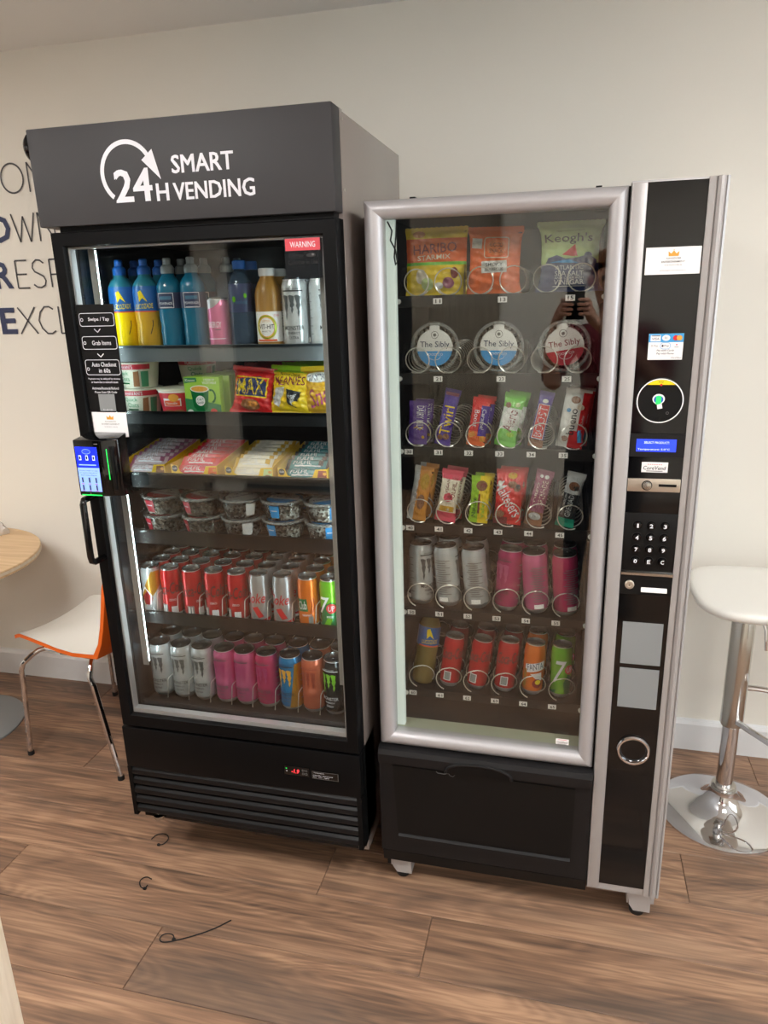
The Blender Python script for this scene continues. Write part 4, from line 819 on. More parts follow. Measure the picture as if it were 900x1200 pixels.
put('b_energy2', 'amber energy drink bottle with blue sleeve, second from left at the front', 'bottle', (-1.0415, 1.7195, z1), (0, 0, .25), G)
put('b_energy2', 'blue-capped energy drink bottle behind the yellow one, leftmost back row', 'bottle', (-1.1115, 1.790, z1), (0, 0, .2), G)
put('b_energy2', 'blue-capped energy drink bottle in the back row, second from left', 'bottle', (-1.0405, 1.790, z1), (0, 0, .2), G)
put('b_blue', 'left of the two front blue sports drink bottles with clear cap', 'bottle', (-.976, 1.7195, z1), (0, 0, .1), G)
put('b_blue', 'right of the two front blue sports drink bottles, beside the pink can', 'bottle', (-.912, 1.7195, z1), (0, 0, .3), G)
put('b_blue', 'blue sports drink bottle behind the left front blue one', 'bottle', (-.974, 1.787, z1), (0, 0, 0), G)
put('b_blue', 'blue sports drink bottle behind the right front blue one', 'bottle', (-.910, 1.787, z1), (0, 0, 0), G)
proto('c_pinkshort', cola('can_pink', '', 'none', .0275, .128))
o = put('c_pinkshort', 'short pink energy can between the blue bottles and dark water bottle', 'can', (-.846, 1.7175, z1), (0, 0, 0), G)
art(o.children[0], cyl(.0275), [PL([(-.02, .10), (.0, .105), (.02, .122), (-.02, .122)], 'can_silver'), TX('ENERGY', -.002, .064, .036, .014, 'letter_white', 0, .01), RC(.008, .052, .014, .002, 'ink'), RC(0, .030, .05, .0015, 'letter_white')], 'printed_artwork', .006, loc=False)
put('b_clear', 'clear bottle with grey sports cap just behind the pink can', 'bottle', (-.848, 1.785, z1), (0, 0, 0), G)
put('b_clear', 'clear bottle with grey sports cap, two rows behind the pink can', 'bottle', (-.848, 1.852, z1), (0, 0, 0), G)
put('b_water', 'dark water bottle with blue screw cap in the front row', 'bottle', (-.783, 1.7185, z1), (0, 0, .2), G)
put('b_water', 'dark water bottle with blue cap behind the front water bottle', 'bottle', (-.781, 1.785, z1), (0, 0, .2), G)
put('b_vit', 'amber vitamin drink bottle with round white and orange label at the front', 'bottle', (-.713, 1.7205, z1), (0, 0, .1), G)
put('b_vit', 'white-capped vitamin drink bottle behind the labelled amber one', 'bottle', (-.712, 1.790, z1), (0, 0, .1), G)
put('m_white', 'frosted white energy can on the top shelf, beside the amber bottle', 'can', (-.6435, 1.7215, z1), (0, 0, .1), G)
put('m_white', 'frosted white energy can on the top shelf, against the right wall', 'can', (-.5745, 1.7215, z1), (0, 0, .8), G)
put('m_white_r', 'white energy can behind the other top-shelf white cans, left one', 'can', (-.6435, 1.792, z1), (0, 0, .1), G)
put('m_white_r', 'white energy can behind the other top-shelf white cans, right one', 'can', (-.5745, 1.792, z1), (0, 0, .1), G)
# --- second shelf: pots, soup boxes, crisp bags
mat('pot_cream', S(226, 224, 206), .45); mat('pot_red', S(196, 36, 56), .45); mat('pot_green', S(70, 150, 110), .45); mat('brown', S(150, 100, 60), .6); mat('soup_green', S(150, 196, 60), .4); mat('soup_dark', S(30, 120, 70), .4)
def pot(body, artf):
    def f():
        t = E_('food_pot'); r0, r1, h = .043, .052, .066
        fn = lambda u, v, d: ((r0 + (r1 - r0) * v / h + d) * sin(u / .05), -(r0 + (r1 - r0) * v / h + d) * cos(u / .05), v)
        b = MB().lathe([(r0 - .003, 0), (r0, .001), (r1, h)], 36).build('pot_body', body, t)
        MB().lathe([(r1, h - .003), (r1 + .003, h - .002), (r1 + .003, h + .0015), (r1 - .002, h + .002), (0, h + .0015)], 36, caps=False).build('pot_lid', 'pot_cream', t)
        art(b, fn, artf, 'printed_label', .006, loc=False); return t
    return f
oats = [PL([(-.07, .050), (.07, .050), (.07, .064), (-.07, .064)], 'pot_red'), TX("FLAHAVAN'S", -.004, .0565, .060, .010, 'letter_white', 0, .02), TX('Quick', -.008, .040, .040, .012, 'pot_green', 0, .02), TX('Oats', -.004, .026, .034, .012, 'pot_green', 0, .02), RC(-.006, .014, .034, .004, 'can_green'), PL([(.022, .006), (.040, .006), (.040, .046), (.026, .044)], 'brown'), RC(.055, .025, .02, .04, 'pot_green')]
proto('pot_oats', pot('pot_cream', oats))
proto('pot_noodle', pot('pot_red', [RC(0, .061, .14, .006, 'paper'), RC(.0, .034, .05, .020, 'letter_white', 0), RC(.0, .032, .044, .014, 'orange_red'), EL(.006, .046, .028, .020, 'gold', 16), EL(-.012, .008, .034, .014, 'brown', 16), EL(.016, .009, .030, .012, 'brown', 16), TX('Noodle', .0, .032, .03, .007, 'letter_white', 0, .02)]))
z2 = 1.3425; G = 'pots on the second fridge shelf'
put('pot_oats', 'oat porridge pot, lower of the left stack', 'pot', (-1.103, 1.744, z2), (0, 0, .05), G)
put('pot_oats', 'oat porridge pot sitting on top of the other at the far left', 'pot', (-1.103, 1.744, z2 + .068), (0, 0, -.3), G)
put('pot_noodle', 'red and white noodle pot beside the green soup box', 'pot', (-.995, 1.744, z2), (0, 0, .1), G)
put('pot_oats', 'oat pot behind the noodle pot, lower', 'pot', (-.995, 1.860, z2), (0, 0, .5), G)
put('pot_oats', 'oat pot behind the noodle pot, stacked on top', 'pot', (-.995, 1.860, z2 + .068), (0, 0, .5), G)
def soup(fr=True):
    def f():
        t = E_('soup_box'); b = MB().cbox(-.050, .050, -.011, .011, 0, .100, .0012).build('carton', 'soup_green', t)
        if fr:
            it = [PL([(-.05, .0), (.05, 0), (.05, .030), (.02, .036), (-.05, .046)], 'soup_dark'), PL([(-.048, .084), (-.012, .088), (-.014, .098), (-.048, .098)], 'soup_dark'), TX('Knorr', -.031, .0915, .028, .007, 'letter_white', 0, .02), TX('CREAM OF', .022, .093, .030, .005, 'letter_white', 0, .01), TX('VEGETABLE', .022, .0855, .040, .006, 'letter_white', 0, .02),
                  PL([(-.032, .068), (.020, .072), (.014, .022), (.004, .014), (-.016, .014), (-.026, .024)], 'can_green'), EL(-.006, .070, .053, .018, 'letter_white', 24), EL(-.006, .070, .047, .014, 'gold', 22), RG(.026, .052, .026, .036, .005, 'can_green', 20, -1.5, 2.0), EL(-.006, .040, .026, .026, 'letter_white', 18), TX('Cup a', -.006, .044, .018, .007, 'can_green', .2, .03), TX('Soup', -.006, .035, .018, .008, 'can_green', .2, .03), EL(.030, .012, .020, .018, 'red', 14), EL(-.036, .010, .018, .016, 'paper', 14), EL(-.018, .006, .020, .012, 'gold', 12)]
            art(b, front(-.011), it, 'printed_artwork', loc=False)
        return t
    return f
proto('soup', soup()); proto('soup_r', soup(False))
for k in range(6): put('soup' if k == 0 else 'soup_r', 'green soup box, %s counting back from the shelf front' % (['frontmost', 'second', 'third', 'fourth', 'fifth', 'rearmost'][k]), 'box', (-.898 + .008 * k, 1.702 + .040 * k, z2), (0, 0, -.03), 'green soup boxes on the second shelf')
# pillow bags and bars
def pillow(name, w, h, t, mats, bandf=None, arts=None, crimp=.012, flare=.10, seed=0, wr=.0012, nx=26, nz=44, top_wide=1.0):
    def f():
        root = E_(name)
        def P(u, v, side, d=0):
            s = max(0, min(1, v / h)); uu = max(-1, min(1, u)); c = crimp / h
            q = max(0, min(1, (s - c) / (1 - 2 * c))); pr = max(0, 1 - abs(2 * q - 1) ** 3.2) ** .62
            ac = max(0, 1 - abs(uu) ** 2.4) ** .75
            T = t / 2 * pr * ac * (1 + .16 * sin(5.1 * uu + 1.7 * seed) * sin(7.3 * s + seed)) + wr * (sin(23 * uu + seed) * sin(31 * s + 2 * seed) + .7 * sin(47 * s + 5 * uu + seed)) * (.35 + pr * .65) * (1 if side < 0 else .6)
            if s < c or s > 1 - c: T = .0006 + .0004 * sin(v * 2600)
            W = w / 2 * (1 - flare * pr * (1 - 0)) * (1 + (top_wide - 1) * s)
            return (uu * W, side * (T + d) if side > 0 else -(T + d), v)
        mb = MB(); N = nx + 1
        for side in (-1, 1):
            o = len(mb.v)
            for j in range(nz + 1):
                for i in range(N):
                    v = h * j / nz; p = list(P(-1 + 2 * i / nx, v, side))
                    if j in (0, nz): p[2] += (.0014 if i % 2 else -.0004) * (1 if j else -1)
                    mb.v.append(tuple(p))
            for j in range(nz):
                for i in range(nx):
                    a = o + j * N + i; mb.f.append((a, a + 1, a + N + 1, a + N)); mb.m.append(bandf((j + .5) / nz, -1 + 2 * (i + .5) / nx) if bandf else 0)
        b = mb.build('wrapper', mats, root, 60)
        bmw = bmesh.new(); bmw.from_mesh(b.data); bmesh.ops.remove_doubles(bmw, verts=bmw.verts[:], dist=.0004); bmw.to_mesh(b.data); bmw.free()
        if arts:
            def fn(u, v, d):
                s = max(0, min(1, v / h)); return P(u / (w / 2 * (1 - flare * .7)), v, -1, d + .0005)
            art(b, fn, arts, 'printed_artwork', .005, loc=False)
        return root
    return f
for n_, c_ in (('w_red', (214, 30, 36)), ('w_yellow', (238, 206, 30)), ('w_gold', (206, 160, 40)), ('w_purple', (92, 52, 150)), ('w_violet', (70, 40, 150)), ('w_green', (110, 200, 60)), ('w_pale', (214, 226, 214)), ('w_pink', (216, 70, 96)), ('w_cream', (236, 226, 206)), ('w_brown', (140, 92, 64)), ('w_teal', (20, 160, 130)), ('w_dark', (40, 44, 48)), ('w_silver', (196, 198, 200)), ('w_orange', (238, 110, 50)), ('w_mauve', (150, 80, 110)), ('w_lime', (150, 200, 30)), ('w_navy', (46, 60, 110)), ('w_palegreen', (196, 220, 150)), ('w_maroon', (130, 40, 50)), ('w_amber', (224, 150, 60)), ('w_magenta', (160, 60, 110)), ('w_white', (232, 232, 230)), ('w_peach', (240, 140, 90))): mat(n_, S(*c_), .28, coat=.25, var=.05, vscale=40)
def RB(cx, cy, w, h, m, rot=0): return RC(cx, cy, w, h, m, rot)
proto('bag_max', pillow('crisp_bag', .118, .122, .045, ['w_red'], None, [PL([(-.045, .05), (.040, .05), (.040, .085), (.02, .10), (-.045, .088)], 'w_navy'), TX('MAX', -.002, .073, .072, .040, 'yellow', .06, .05), FR(-.002, .072, .088, .05, .003, 'yellow'), EL(.0, .028, .052, .028, 'brown', 18), EL(.006, .030, .03, .014, 'w_amber', 14)], flare=.17, seed=1, wr=.0034))
proto('bag_meanies', pillow('crisp_bag', .118, .124, .045, ['w_yellow', 'w_lime'], lambda s, u: 1 if s > .86 else 0, [TX('MEANIES', 0, .086, .082, .022, 'w_maroon', .05, .04), TX('Pickled Onion', 0, .102, .05, .008, 'ink', 0, .02), PL([(-.04, .068), (-.01, .07), (-.024, .02), (-.045, .03)], 'w_silver'), PL([(-.006, .066), (.036, .060), (.022, .02), (.0, .03)], 'w_dark'), PL([(.0, .05), (.024, .054), (.012, .026)], 'w_silver'), EL(-.012, .04, .022, .018, 'w_yellow', 12), EL(.022, .03, .02, .014, 'w_yellow', 12)], flare=.17, seed=2, wr=.0034))
proto('bag_snax', pillow('crisp_bag', .118, .124, .045, ['w_gold', 'w_yellow'], lambda s, u: 1 if u > .5 or s > .9 else 0, [EL(-.012, .096, .064, .026, 'w_white', 20), TX('TAYTO', -.012, .096, .052, .015, 'w_navy', .1, .04), TX('Snax', .0, .052, .080, .046, 'w_magenta', .25, .05, .2), EL(.02, .072, .022, .024, 'w_yellow', 14)], flare=.17, seed=3, wr=.0034))
proto('bag_plain', pillow('crisp_bag', .118, .126, .04, ['w_maroon'], None, None, seed=4, wr=.0028)); proto('bag_plain2', pillow('crisp_bag', .118, .126, .04, ['w_lime'], None, None, seed=5, wr=.0028))
G = 'crisp bags on the second fridge shelf'
put('bag_max', 'red crisp bag with a yellow MAX logo', 'crisp bag', (-.777, 1.712, z2), (-.18, .10, .06), G)
put('bag_meanies', 'yellow and silver crisp bag in the middle of the three front bags', 'crisp bag', (-.674, 1.714, z2), (-.20, .05, -.06), G)
put('bag_snax', 'gold crisp bag with purple swirling letters, nearest the fridge right wall', 'crisp bag', (-.579, 1.716, z2), (-.16, -.05, .05), G)
for k in range(2):
    put('bag_plain', 'dark red crisp bag, %s behind the MAX bag' % ('first', 'second')[k], 'crisp bag', (-.765 + .012 * k, 1.775 + .06 * k, z2), (-.12, .02, 0), G)
    put('bag_plain2', 'lime crisp bag, %s behind the yellow and silver bag' % ('first', 'second')[k], 'crisp bag', (-.660 + .012 * k, 1.775 + .06 * k, z2), (-.12, .02, 0), G)
    put('bag_plain2', 'lime crisp bag, %s behind the gold bag' % ('first', 'second')[k], 'crisp bag', (-.572, 1.78 + .06 * k, z2), (-.12, .02, 0), G)
# --- third shelf: display trays of bars
z3 = 1.1752
mat('tray_yellow', S(236, 190, 24), .5); mat('tray_inner', S(214, 210, 196), .6)
def tray(lab, x, barm, prm, acc, n, jit):
    t = thing('display_tray', lab, 'tray', (x, 1.79, z3), 'bar display trays on the third shelf')
    w, y0, y1, h0, h1 = .066, 1.690, 1.895, .038, .066
    MB().box(x - w, x + w, y0, y1, z3, z3 + .0012).build('tray_floor', 'tray_inner', t, 0)
    for s in (-1, 1): MB().prismx([(y0, z3), (y1, z3), (y1, z3 + h1), (y0, z3 + h0)], x + s * w - .0006, x + s * w + .0006).build('tray_side', 'tray_yellow', t, 0)
    MB().box(x - w, x + w, y1 - .0012, y1, z3, z3 + h1).build('tray_back', 'tray_inner', t, 0)
    pl = [(x - w, z3), (x + w, z3), (x + w, z3 + h0), (x + w * .52, z3 + h0 - .002), (x + w * .40, z3 + .016), (x - w * .40, z3 + .012), (x - w * .62, z3 + .020), (x - w * .72, z3 + h0 - .002), (x - w, z3 + h0)]
    fp = MB().prism(pl, y0 - .0008, y0 + .0004).build('tray_front', 'tray_yellow', t, 0)
    art(fp, front(y0 - .0008), [EL(x - w * .84, z3 + .028, .017, .017, 'ink', 18), TX('fulfil', x - w * .84, z3 + .028, .012, .005, 'letter_white'), TX('FULFIL', x - w * .30, z3 + .0065, .05, .009, 'ink', 0, .03), PL([(x + w * .56, z3 + .002), (x + w * .98, z3 + .002), (x + w * .98, z3 + .034), (x + w * .66, z3 + .034)], acc), EL(x + w * .8, z3 + .012, .02, .014, 'w_brown', 14), EL(x + w * .9, z3 + .026, .01, .008, 'gold', 10)], 'printed_artwork')
    out = []
    for k in range(n):
        kk = 'bar_' + barm
        proto(kk, pillow('protein_bar', .034, .118, .020, [barm, prm], lambda s, u: 1 if (s < .07 or s > .93) else 0, [TX('FULFIL', .0, .045, .05, .012, 'letter_white', PI / 2, .02), RC(.010, .06, .003, .07, 'letter_white'), TX('VITAMIN PROTEIN', -.010, .06, .07, .004, 'letter_white', PI / 2), RC(.0, .095, .016, .012, prm)], .008, .04, seed=k, wr=.0008, nx=12, nz=24))
        yy = 1.712 + .0275 * k; zz = z3 + .012 + (.006 if k == 0 else .020 + .0042 * k)
        # bar lies across the tray: its length runs along x
        o = put(kk, '%s, %s from the front in its display tray' % (jit, ORD[k]), 'protein bar', (x - .059, yy, zz), (0, 0, 0), 'protein bars in the display trays')
        o.rotation_euler = (Matrix.Rotation(math.radians(38), 3, 'X') @ Matrix(((0, 0, 1), (-1, 0, 0), (0, -1, 0)))).to_euler()
for a in (('yellow display tray of pale pink bars, leftmost on the third shelf', -1.095, 'w_cream2', 'w_mauve', 'w_brown', 7, 'silvery pink protein bar'), ('yellow and red display tray of red bars, second from left', -.943, 'w_pink', 'w_red', 'w_orange', 7, 'red-wrapped protein bar'), ('gold display tray of cream bars, third from left', -.788, 'w_cream', 'w_gold', 'w_palegreen', 7, 'cream-wrapped protein bar'), ('yellow display tray of teal bars at the right end', -.641, 'w_teal2', 'w_dark', 'w_maroon', 7, 'teal-wrapped protein bar')):
    if 'w_cream2' not in MATS: mat('w_cream2', S(200, 176, 180), .25, coat=.3); mat('w_teal2', S(60, 130, 140), .25, coat=.3)
    tray(*a)
# --- fourth shelf tubs, also used in the machine lying lid-forward
def granola():
    m = bpy.data.materials.new('granola'); m.use_nodes = True; nt = m.node_tree; b = nt.nodes['Principled BSDF']; N = nt.nodes.new
    tc = N('ShaderNodeTexCoord'); vo = N('ShaderNodeTexVoronoi'); vo.inputs['Scale'].default_value = 160; nt.links.new(tc.outputs['Object'], vo.inputs['Vector'])
    cr = N('ShaderNodeValToRGB'); e = cr.color_ramp.elements; e[0].position = .15; e[0].color = S(70, 56, 46); e[1].position = .8; e[1].color = S(232, 224, 212); k = e.new(.45); k.color = S(168, 150, 132)
    sp = N('ShaderNodeSeparateColor'); nt.links.new(vo.outputs['Color'], sp.inputs[0]); nt.links.new(sp.outputs[0], cr.inputs[0]); nt.links.new(cr.outputs[0], b.inputs['Base Color'])
    bp = N('ShaderNodeBump'); bp.inputs['Strength'].default_value = .8; bp.inputs['Distance'].default_value = .004; nt.links.new(vo.outputs['Distance'], bp.inputs['Height']); nt.links.new(bp.outputs[0], b.inputs['Normal']); b.inputs['Roughness'].default_value = .7
    MATS['granola'] = m
granola()
def tub(col, col2):
    def f():
        t = E_('snack_tub'); h = .049
        MB().lathe([(.044, 0), (.046, .001), (.047, .006), (.055, h - .010), (.055, h)], 36, caps=False).build('tub_wall', CLEAR, t)
        MB().lathe([(.043, .0015), (.0452, .003), (.0535, h - .012), (.050, h - .008), (.03, h - .006), (0, h - .005)], 36).build('tub_contents', 'granola', t)
        ld = MB().lathe([(.0556, h - .006), (.0585, h - .005), (.0600, h - .001), (.0600, h + .002), (.0575, h + .0035), (.0535, h + .0035), (.0520, h + .001), (0, h + .001)], 40, caps=False).build('tub_lid', CLEAR, t)
        MB().lathe([(.0602, h - .001), (.0604, h + .002), (.0578, h + .0040), (.0534, h + .0040), (.0522, h + .0015)], 40, caps=False).build('lid_rim_highlight', 'lid_highlight', t)  # rim highlight put in as a pale see-through ring over the lid
        it = [EL(0, 0, .088, .088, 'w_white', 36), PL([(.044 * cos(a), .044 * sin(a)) for a in [PI * 1.06 + PI * .88 * k / 20 for k in range(21)]], col), RC(0, .050, .024, .016, 'w_white'), RG(0, .030, .018, .018, .0012, 'greyink', 20), EL(0, .030, .008, .008, 'greyink', 10), TX('The Sibly', 0, .006, .072, .018, 'navy' if col2 == 'b' else 'w_maroon', 0, .02), TX('FOOD CO', 0, -.016, .040, .006, 'letter_white', 0, .02), RG(0, -.020, .03, .02, .001, 'letter_white', 14, PI, 2 * PI)]
        art(ld, lambda u, v, d: (u, v, h + .0016 + d), it, 'lid_label', loc=False)
        MB().add([(x, y, z) for (x, y, z) in [(-.011, -.0608, .008), (.011, -.0608, .008), (.011, -.0608, h + .002), (-.011, -.0608, h + .002)]], [(0, 1, 2, 3)])
        def side(u, v, d):
            r = .0468 + (.0550 - .0468) * max(0, (v - .006)) / (h - .016) + d + .0008; r = min(r, .0605 + d); return (r * sin(u / .055), -r * cos(u / .055), v)
        art(t, side, [PL([(-.014, .010), (.012, .010), (.014, h - .003), (-.014, h - .003)], col), RC(-.001, .030, .018, .003, 'letter_white')], 'side_label', .008, loc=False)
        return t
    return f
mat('lid_highlight', S(225, 226, 224), .15, alpha_mix=.72); mat('lab_blue', S(40, 150, 220), .4); mat('lab_red', S(176, 36, 54), .4)  # first material carries the painted highlight of the tub lid rims
proto('tub_red', tub('lab_red', 'r')); proto('tub_blue', tub('lab_blue', 'b')); proto('tub_white', tub('w_white', 'b'))
z4 = 1.0125; G = 'granola tubs on the fourth fridge shelf'
for c, (x, k, nm, rz) in enumerate(((-1.0755, 'tub_red', 'red-labelled', -.5), (-.957, 'tub_red', 'red-labelled', -.7), (-.8395, 'tub_white', 'white-labelled', .6), (-.7205, 'tub_blue', 'blue-labelled', -.35), (-.6015, 'tub_blue', 'blue-labelled', .5))):
    for r in range(2):
        for lv in range(2):
            put(k, '%s clear granola tub, %s from left, %s stack, %s one' % (nm, ORD[c], ('front', 'rear')[r], ('lower', 'upper')[lv]), 'food tub', (x, 1.745 + .122 * r, z4 + .0535 * lv), (0, 0, rz + .25 * lv + .4 * r), G)

# ================================================================ products in the spiral machine
def colx(k): return CX[k]
Gm = 'snacks in the spiral machine'
tz = [z + .0105 for z in ROWZ]
IY = TY + .024
# row 1 bags
proto('bag_gummy', pillow('snack_bag', .150, .155, .030, ['w_yellow', 'w_orange', 'w_green', 'w_pale'], lambda s, u: 1 if .50 < s < .84 else (2 if .46 < s <= .50 else 0), [TX('HARIBO', -.002, .108, .104, .022, 'w_maroon', .05, .05), TX('STARMIX', -.004, .088, .080, .011, 'w_cream', .04, .04), EL(-.040, .140, .03, .016, 'w_amber', 14), EL(-.035, .045, .026, .034, 'w_cream', 14), EL(-.02, .028, .03, .03, 'w_palegreen', 14), EL(.018, .050, .03, .02, 'w_yellow', 12), EL(.03, .030, .028, .026, 'w_mauve', 12), EL(.008, .024, .02, .016, 'w_white', 10), EL(.045, .052, .018, .026, 'w_maroon', 12)], .010, .05, seed=6, wr=.0024))
proto('bag_orange', pillow('snack_bag', .128, .150, .034, ['w_orange'], None, [rrect(.004, .104, .056, .044, .002, 'w_cream'), EL(.004, .104, .046, .036, 'w_peach', 20), TX('GOOD', .004, .110, .030, .009, 'w_dark', 0, .04), TX('SNACK', .004, .097, .032, .009, 'w_dark', 0, .04), RC(-.042, .114, .024, .022, 'w_white', -.1), TX('HIGH PROTEIN', -.042, .114, .02, .008, 'w_dark'), RC(.0, .062, .060, .026, 'w_white', .04), TX('SMOKY', .0, .067, .040, .008, 'w_dark', .04, .03), TX('BARBECUE', .0, .056, .044, .007, 'w_dark', .04, .03)], .012, .10, seed=7, wr=.0028))
proto('bag_crisp', pillow('snack_bag', .150, .155, .040, ['w_palegreen', 'w_navy'], lambda s, u: 1 if s < .42 else 0, [TX("Keogh's", -.004, .116, .108, .024, 'ink', 0, .03), TX('Made from fresh potatoes', .0, .1335, .06, .004, 'ink', .03), PL([(-.018, .082), (.012, .078), (.012, .104)], 'red'), PL([(.012, .080), (.018, .078), (.012, .100)], 'w_pink'), PL([(-.055, .066), (-.050, .076), (-.03, .082), (-.01, .074), (.02, .076), (.045, .082), (.062, .070), (.062, .060), (-.055, .060)], 'w_navy'), EL(.042, .080, .018, .014, 'w_navy', 14), PL([(-.05, .066), (.0, .072), (.02, .064)], 'skyblue'), TX('ATLANTIC', .0, .055, .064, .009, 'letter_white', 0, .02), TX('SEA SALT', .0, .042, .066, .011, 'letter_white', 0, .03), TX('AND CIDER IRISH', .0, .0325, .066, .005, 'letter_white', 0, .02), TX('VINEGAR', .0, .0235, .066, .011, 'letter_white', 0, .03), RC(0, .0145, .068, .0016, 'letter_white')], .010, .16, seed=8, wr=.0020))
rx = -.035
put('bag_gummy', 'yellow and orange gummy sweet bag above price tag 11', 'snack bag', (-.313, IY + .014, tz[0]), (rx, 0, 0), Gm)
put('bag_orange', 'orange snack bag with a round badge above price tag 13', 'snack bag', (-.177, IY + .014, tz[0]), (rx, .02, 0), Gm)
put('bag_crisp', 'pale green and navy crisp bag with a sailing boat above tag 15', 'snack bag', (-.0065, IY + .016, tz[0]), (rx, 0, 0), Gm)
# row 2 tubs standing on edge, lids forward
for c, (k, nm) in enumerate((('tub_blue', 'leftmost blue-labelled granola tub standing on edge in the machine'), ('tub_blue', 'middle granola tub standing on edge in the machine, blue label'), ('tub_red', 'red-labelled granola tub standing on edge above price tag 25'))):
    put(k, nm, 'food tub', ((-.3165, -.1625, -.0090)[c], IY + .055, tz[1] + .0605), (PI / 2 - .02, (.0, .02, -.16)[c], 0), 'granola tubs in the spiral machine')
# row 3 and 4 bars
def bar(k, *a, **kw): proto(k, pillow('chocolate_bar', *a, **kw))
V = PI / 2
bar('r30', .048, .108, .014, ['w_purple'], None, [TX('DAIRY MILK', .006, .066, .060, .018, 'letter_white', -V, .02), ST([(-.010, .040), (0, .044), (.006, .036), (.014, .044)], .003, 'w_gold'), EL(.014, .018, .008, .008, 'w_gold', 10), TX('Cadbury', .018, .086, .022, .004, 'letter_white', -V)], .010, .04, seed=1, wr=.0008)
bar('r31', .040, .140, .018, ['w_violet'], lambda s, u: 0, [TX('Twirl', .0, .062, .072, .026, 'w_yellow', V, .05), EL(.006, .022, .016, .016, 'w_brown', 12), EL(-.008, .018, .014, .014, 'w_brown', 12), RC(.0, .128, .030, .008, 'w_mauve')], .012, .12, seed=2, wr=.0014)
bar('r32', .046, .118, .016, ['w_orange', 'w_violet', 'w_red'], lambda s, u: 1 if (u > .1 and .2 < s < .85) else (2 if s > .3 else 0), [TX('Boost', -.008, .066, .042, .012, 'letter_white', -V, .03), TX('Caramel', .010, .066, .05, .010, 'letter_white', -V, .02), RC(-.012, .026, .016, .012, 'w_amber', .6), RC(.014, .018, .012, .014, 'w_amber', .2)], .010, .06, seed=3, wr=.0014)
bar('r33', .052, .130, .020, ['w_green', 'w_pale'], lambda s, u: 1 if .32 < s < .72 else 0, [EL(.0, .068, .042, .050, 'w_white', 20), TX('Aero', .0, .064, .054, .026, 'w_maroon', V * .92, .04), EL(-.012, .100, .014, .014, 'w_brown', 12), EL(.01, .104, .012, .012, 'w_palegreen', 12), EL(.008, .03, .02, .012, 'w_lime', 12)], .012, .14, seed=4, wr=.0012)
bar('r34', .036, .135, .018, ['w_violet', 'w_brown'], lambda s, u: 1 if s < .14 else 0, [RC(.0, .062, .026, .082, 'w_red'), TX('BOOST', .0, .062, .074, .020, 'letter_white', V, .06), FR(0, .062, .028, .084, .0015, 'letter_white'), EL(.0, .112, .014, .010, 'w_white', 10)], .010, .10, seed=5, wr=.0014)
bar('r35', .062, .140, .024, ['w_white', 'w_red', 'w_brown'], lambda s, u: 1 if (u > .35 - .5 * (s < .30)) and s < .95 and (s < .34 or u > .42) else 0, [TX('bueno', -.004, .062, .062, .018, 'w_dark', V, .05), EL(-.004, .114, .022, .018, 'w_brown', 14), EL(.010, .098, .018, .014, 'w_cream', 14), EL(-.016, .088, .010, .010, 'skyblue', 12), RC(.018, .050, .012, .034, 'w_red'), RC(.02, .03, .010, .03, 'skyblue', .2), EL(-.014, .02, .018, .014, 'w_brown', 12), TX('Kinder', .020, .068, .024, .006, 'letter_white', V, .03)], .010, .04, seed=6, wr=.0014)
bar('r40', .050, .142, .022, ['w_amber', 'w_silver'], lambda s, u: 1 if u < -.35 else 0, [TX('FULFIL PROTEIN', -.012, .080, .088, .010, 'letter_white', V, .03), EL(.008, .104, .022, .044, 'w_gold', 16), EL(.006, .050, .020, .04, 'w_brown', 16)], .012, .10, seed=7, wr=.0015)
bar('r41', .054, .135, .022, ['w_pink', 'w_cream'], lambda s, u: 1 if .18 < s < .82 else 0, [TX('FULFIL', .012, .080, .05, .010, 'w_maroon', V, .04), TX('VEGAN', -.006, .092, .034, .008, 'w_maroon', V, .03), EL(.0, .064, .024, .024, 'w_pink', 16), EL(.004, .066, .012, .012, 'w_maroon', 12), RC(.0, .034, .038, .014, 'w_gold'), EL(.004, .032, .008, .008, 'w_white', 10)], .014, .14, seed=8, wr=.0020)
bar('r42', .050, .120, .022, ['w_lime', 'w_yellow'], lambda s, u: 1 if u > -.1 else 0, [EL(.004, .096, .028, .026, 'w_brown', 16), EL(.008, .098, .014, .012, 'w_maroon', 12), TX('Nature', -.012, .040, .05, .010, 'can_green', V, .03), TX('Valley', .012, .036, .046, .012, 'w_green', V, .03), RC(0, .05, .005, .05, 'w_maroon')], .010, .10, seed=9, wr=.0020)
bar('r43', .070, .138, .030, ['w_red', 'w_maroon'], lambda s, u: 1 if s < .14 and u < 0 else 0, [TX('Maltesers', .0, .064, .094, .030, 'letter_white', -V * .62, .04), EL(.006, .124, .022, .016, 'w_gold', 14), EL(.008, .102, .024, .018, 'w_brown', 14), EL(.020, .092, .018, .014, 'w_brown', 14), EL(-.018, .026, .022, .018, 'w_brown', 14), EL(-.024, .104, .012, .012, 'w_white', 12), EL(.022, .098, .012, .012, 'w_dark', 12)], .010, .08, seed=10, wr=.0024)
bar('r44', .044, .142, .020, ['w_mauve', 'w_brown', 'w_silver'], lambda s, u: 1 if s < .26 else 0, [RC(.004, .084, .026, .068, 'w_mauve'), TX('GRENADE', .006, .084, .064, .014, 'w_cream', V, .04), TX('OREO', -.010, .084, .05, .006, 'w_cream', V, .02), EL(-.006, .126, .008, .008, 'w_white', 10), EL(.006, .126, .010, .010, 'w_white', 10), EL(.0, .024, .03, .02, 'w_silver', 14)], .014, .12, seed=11, wr=.0020)
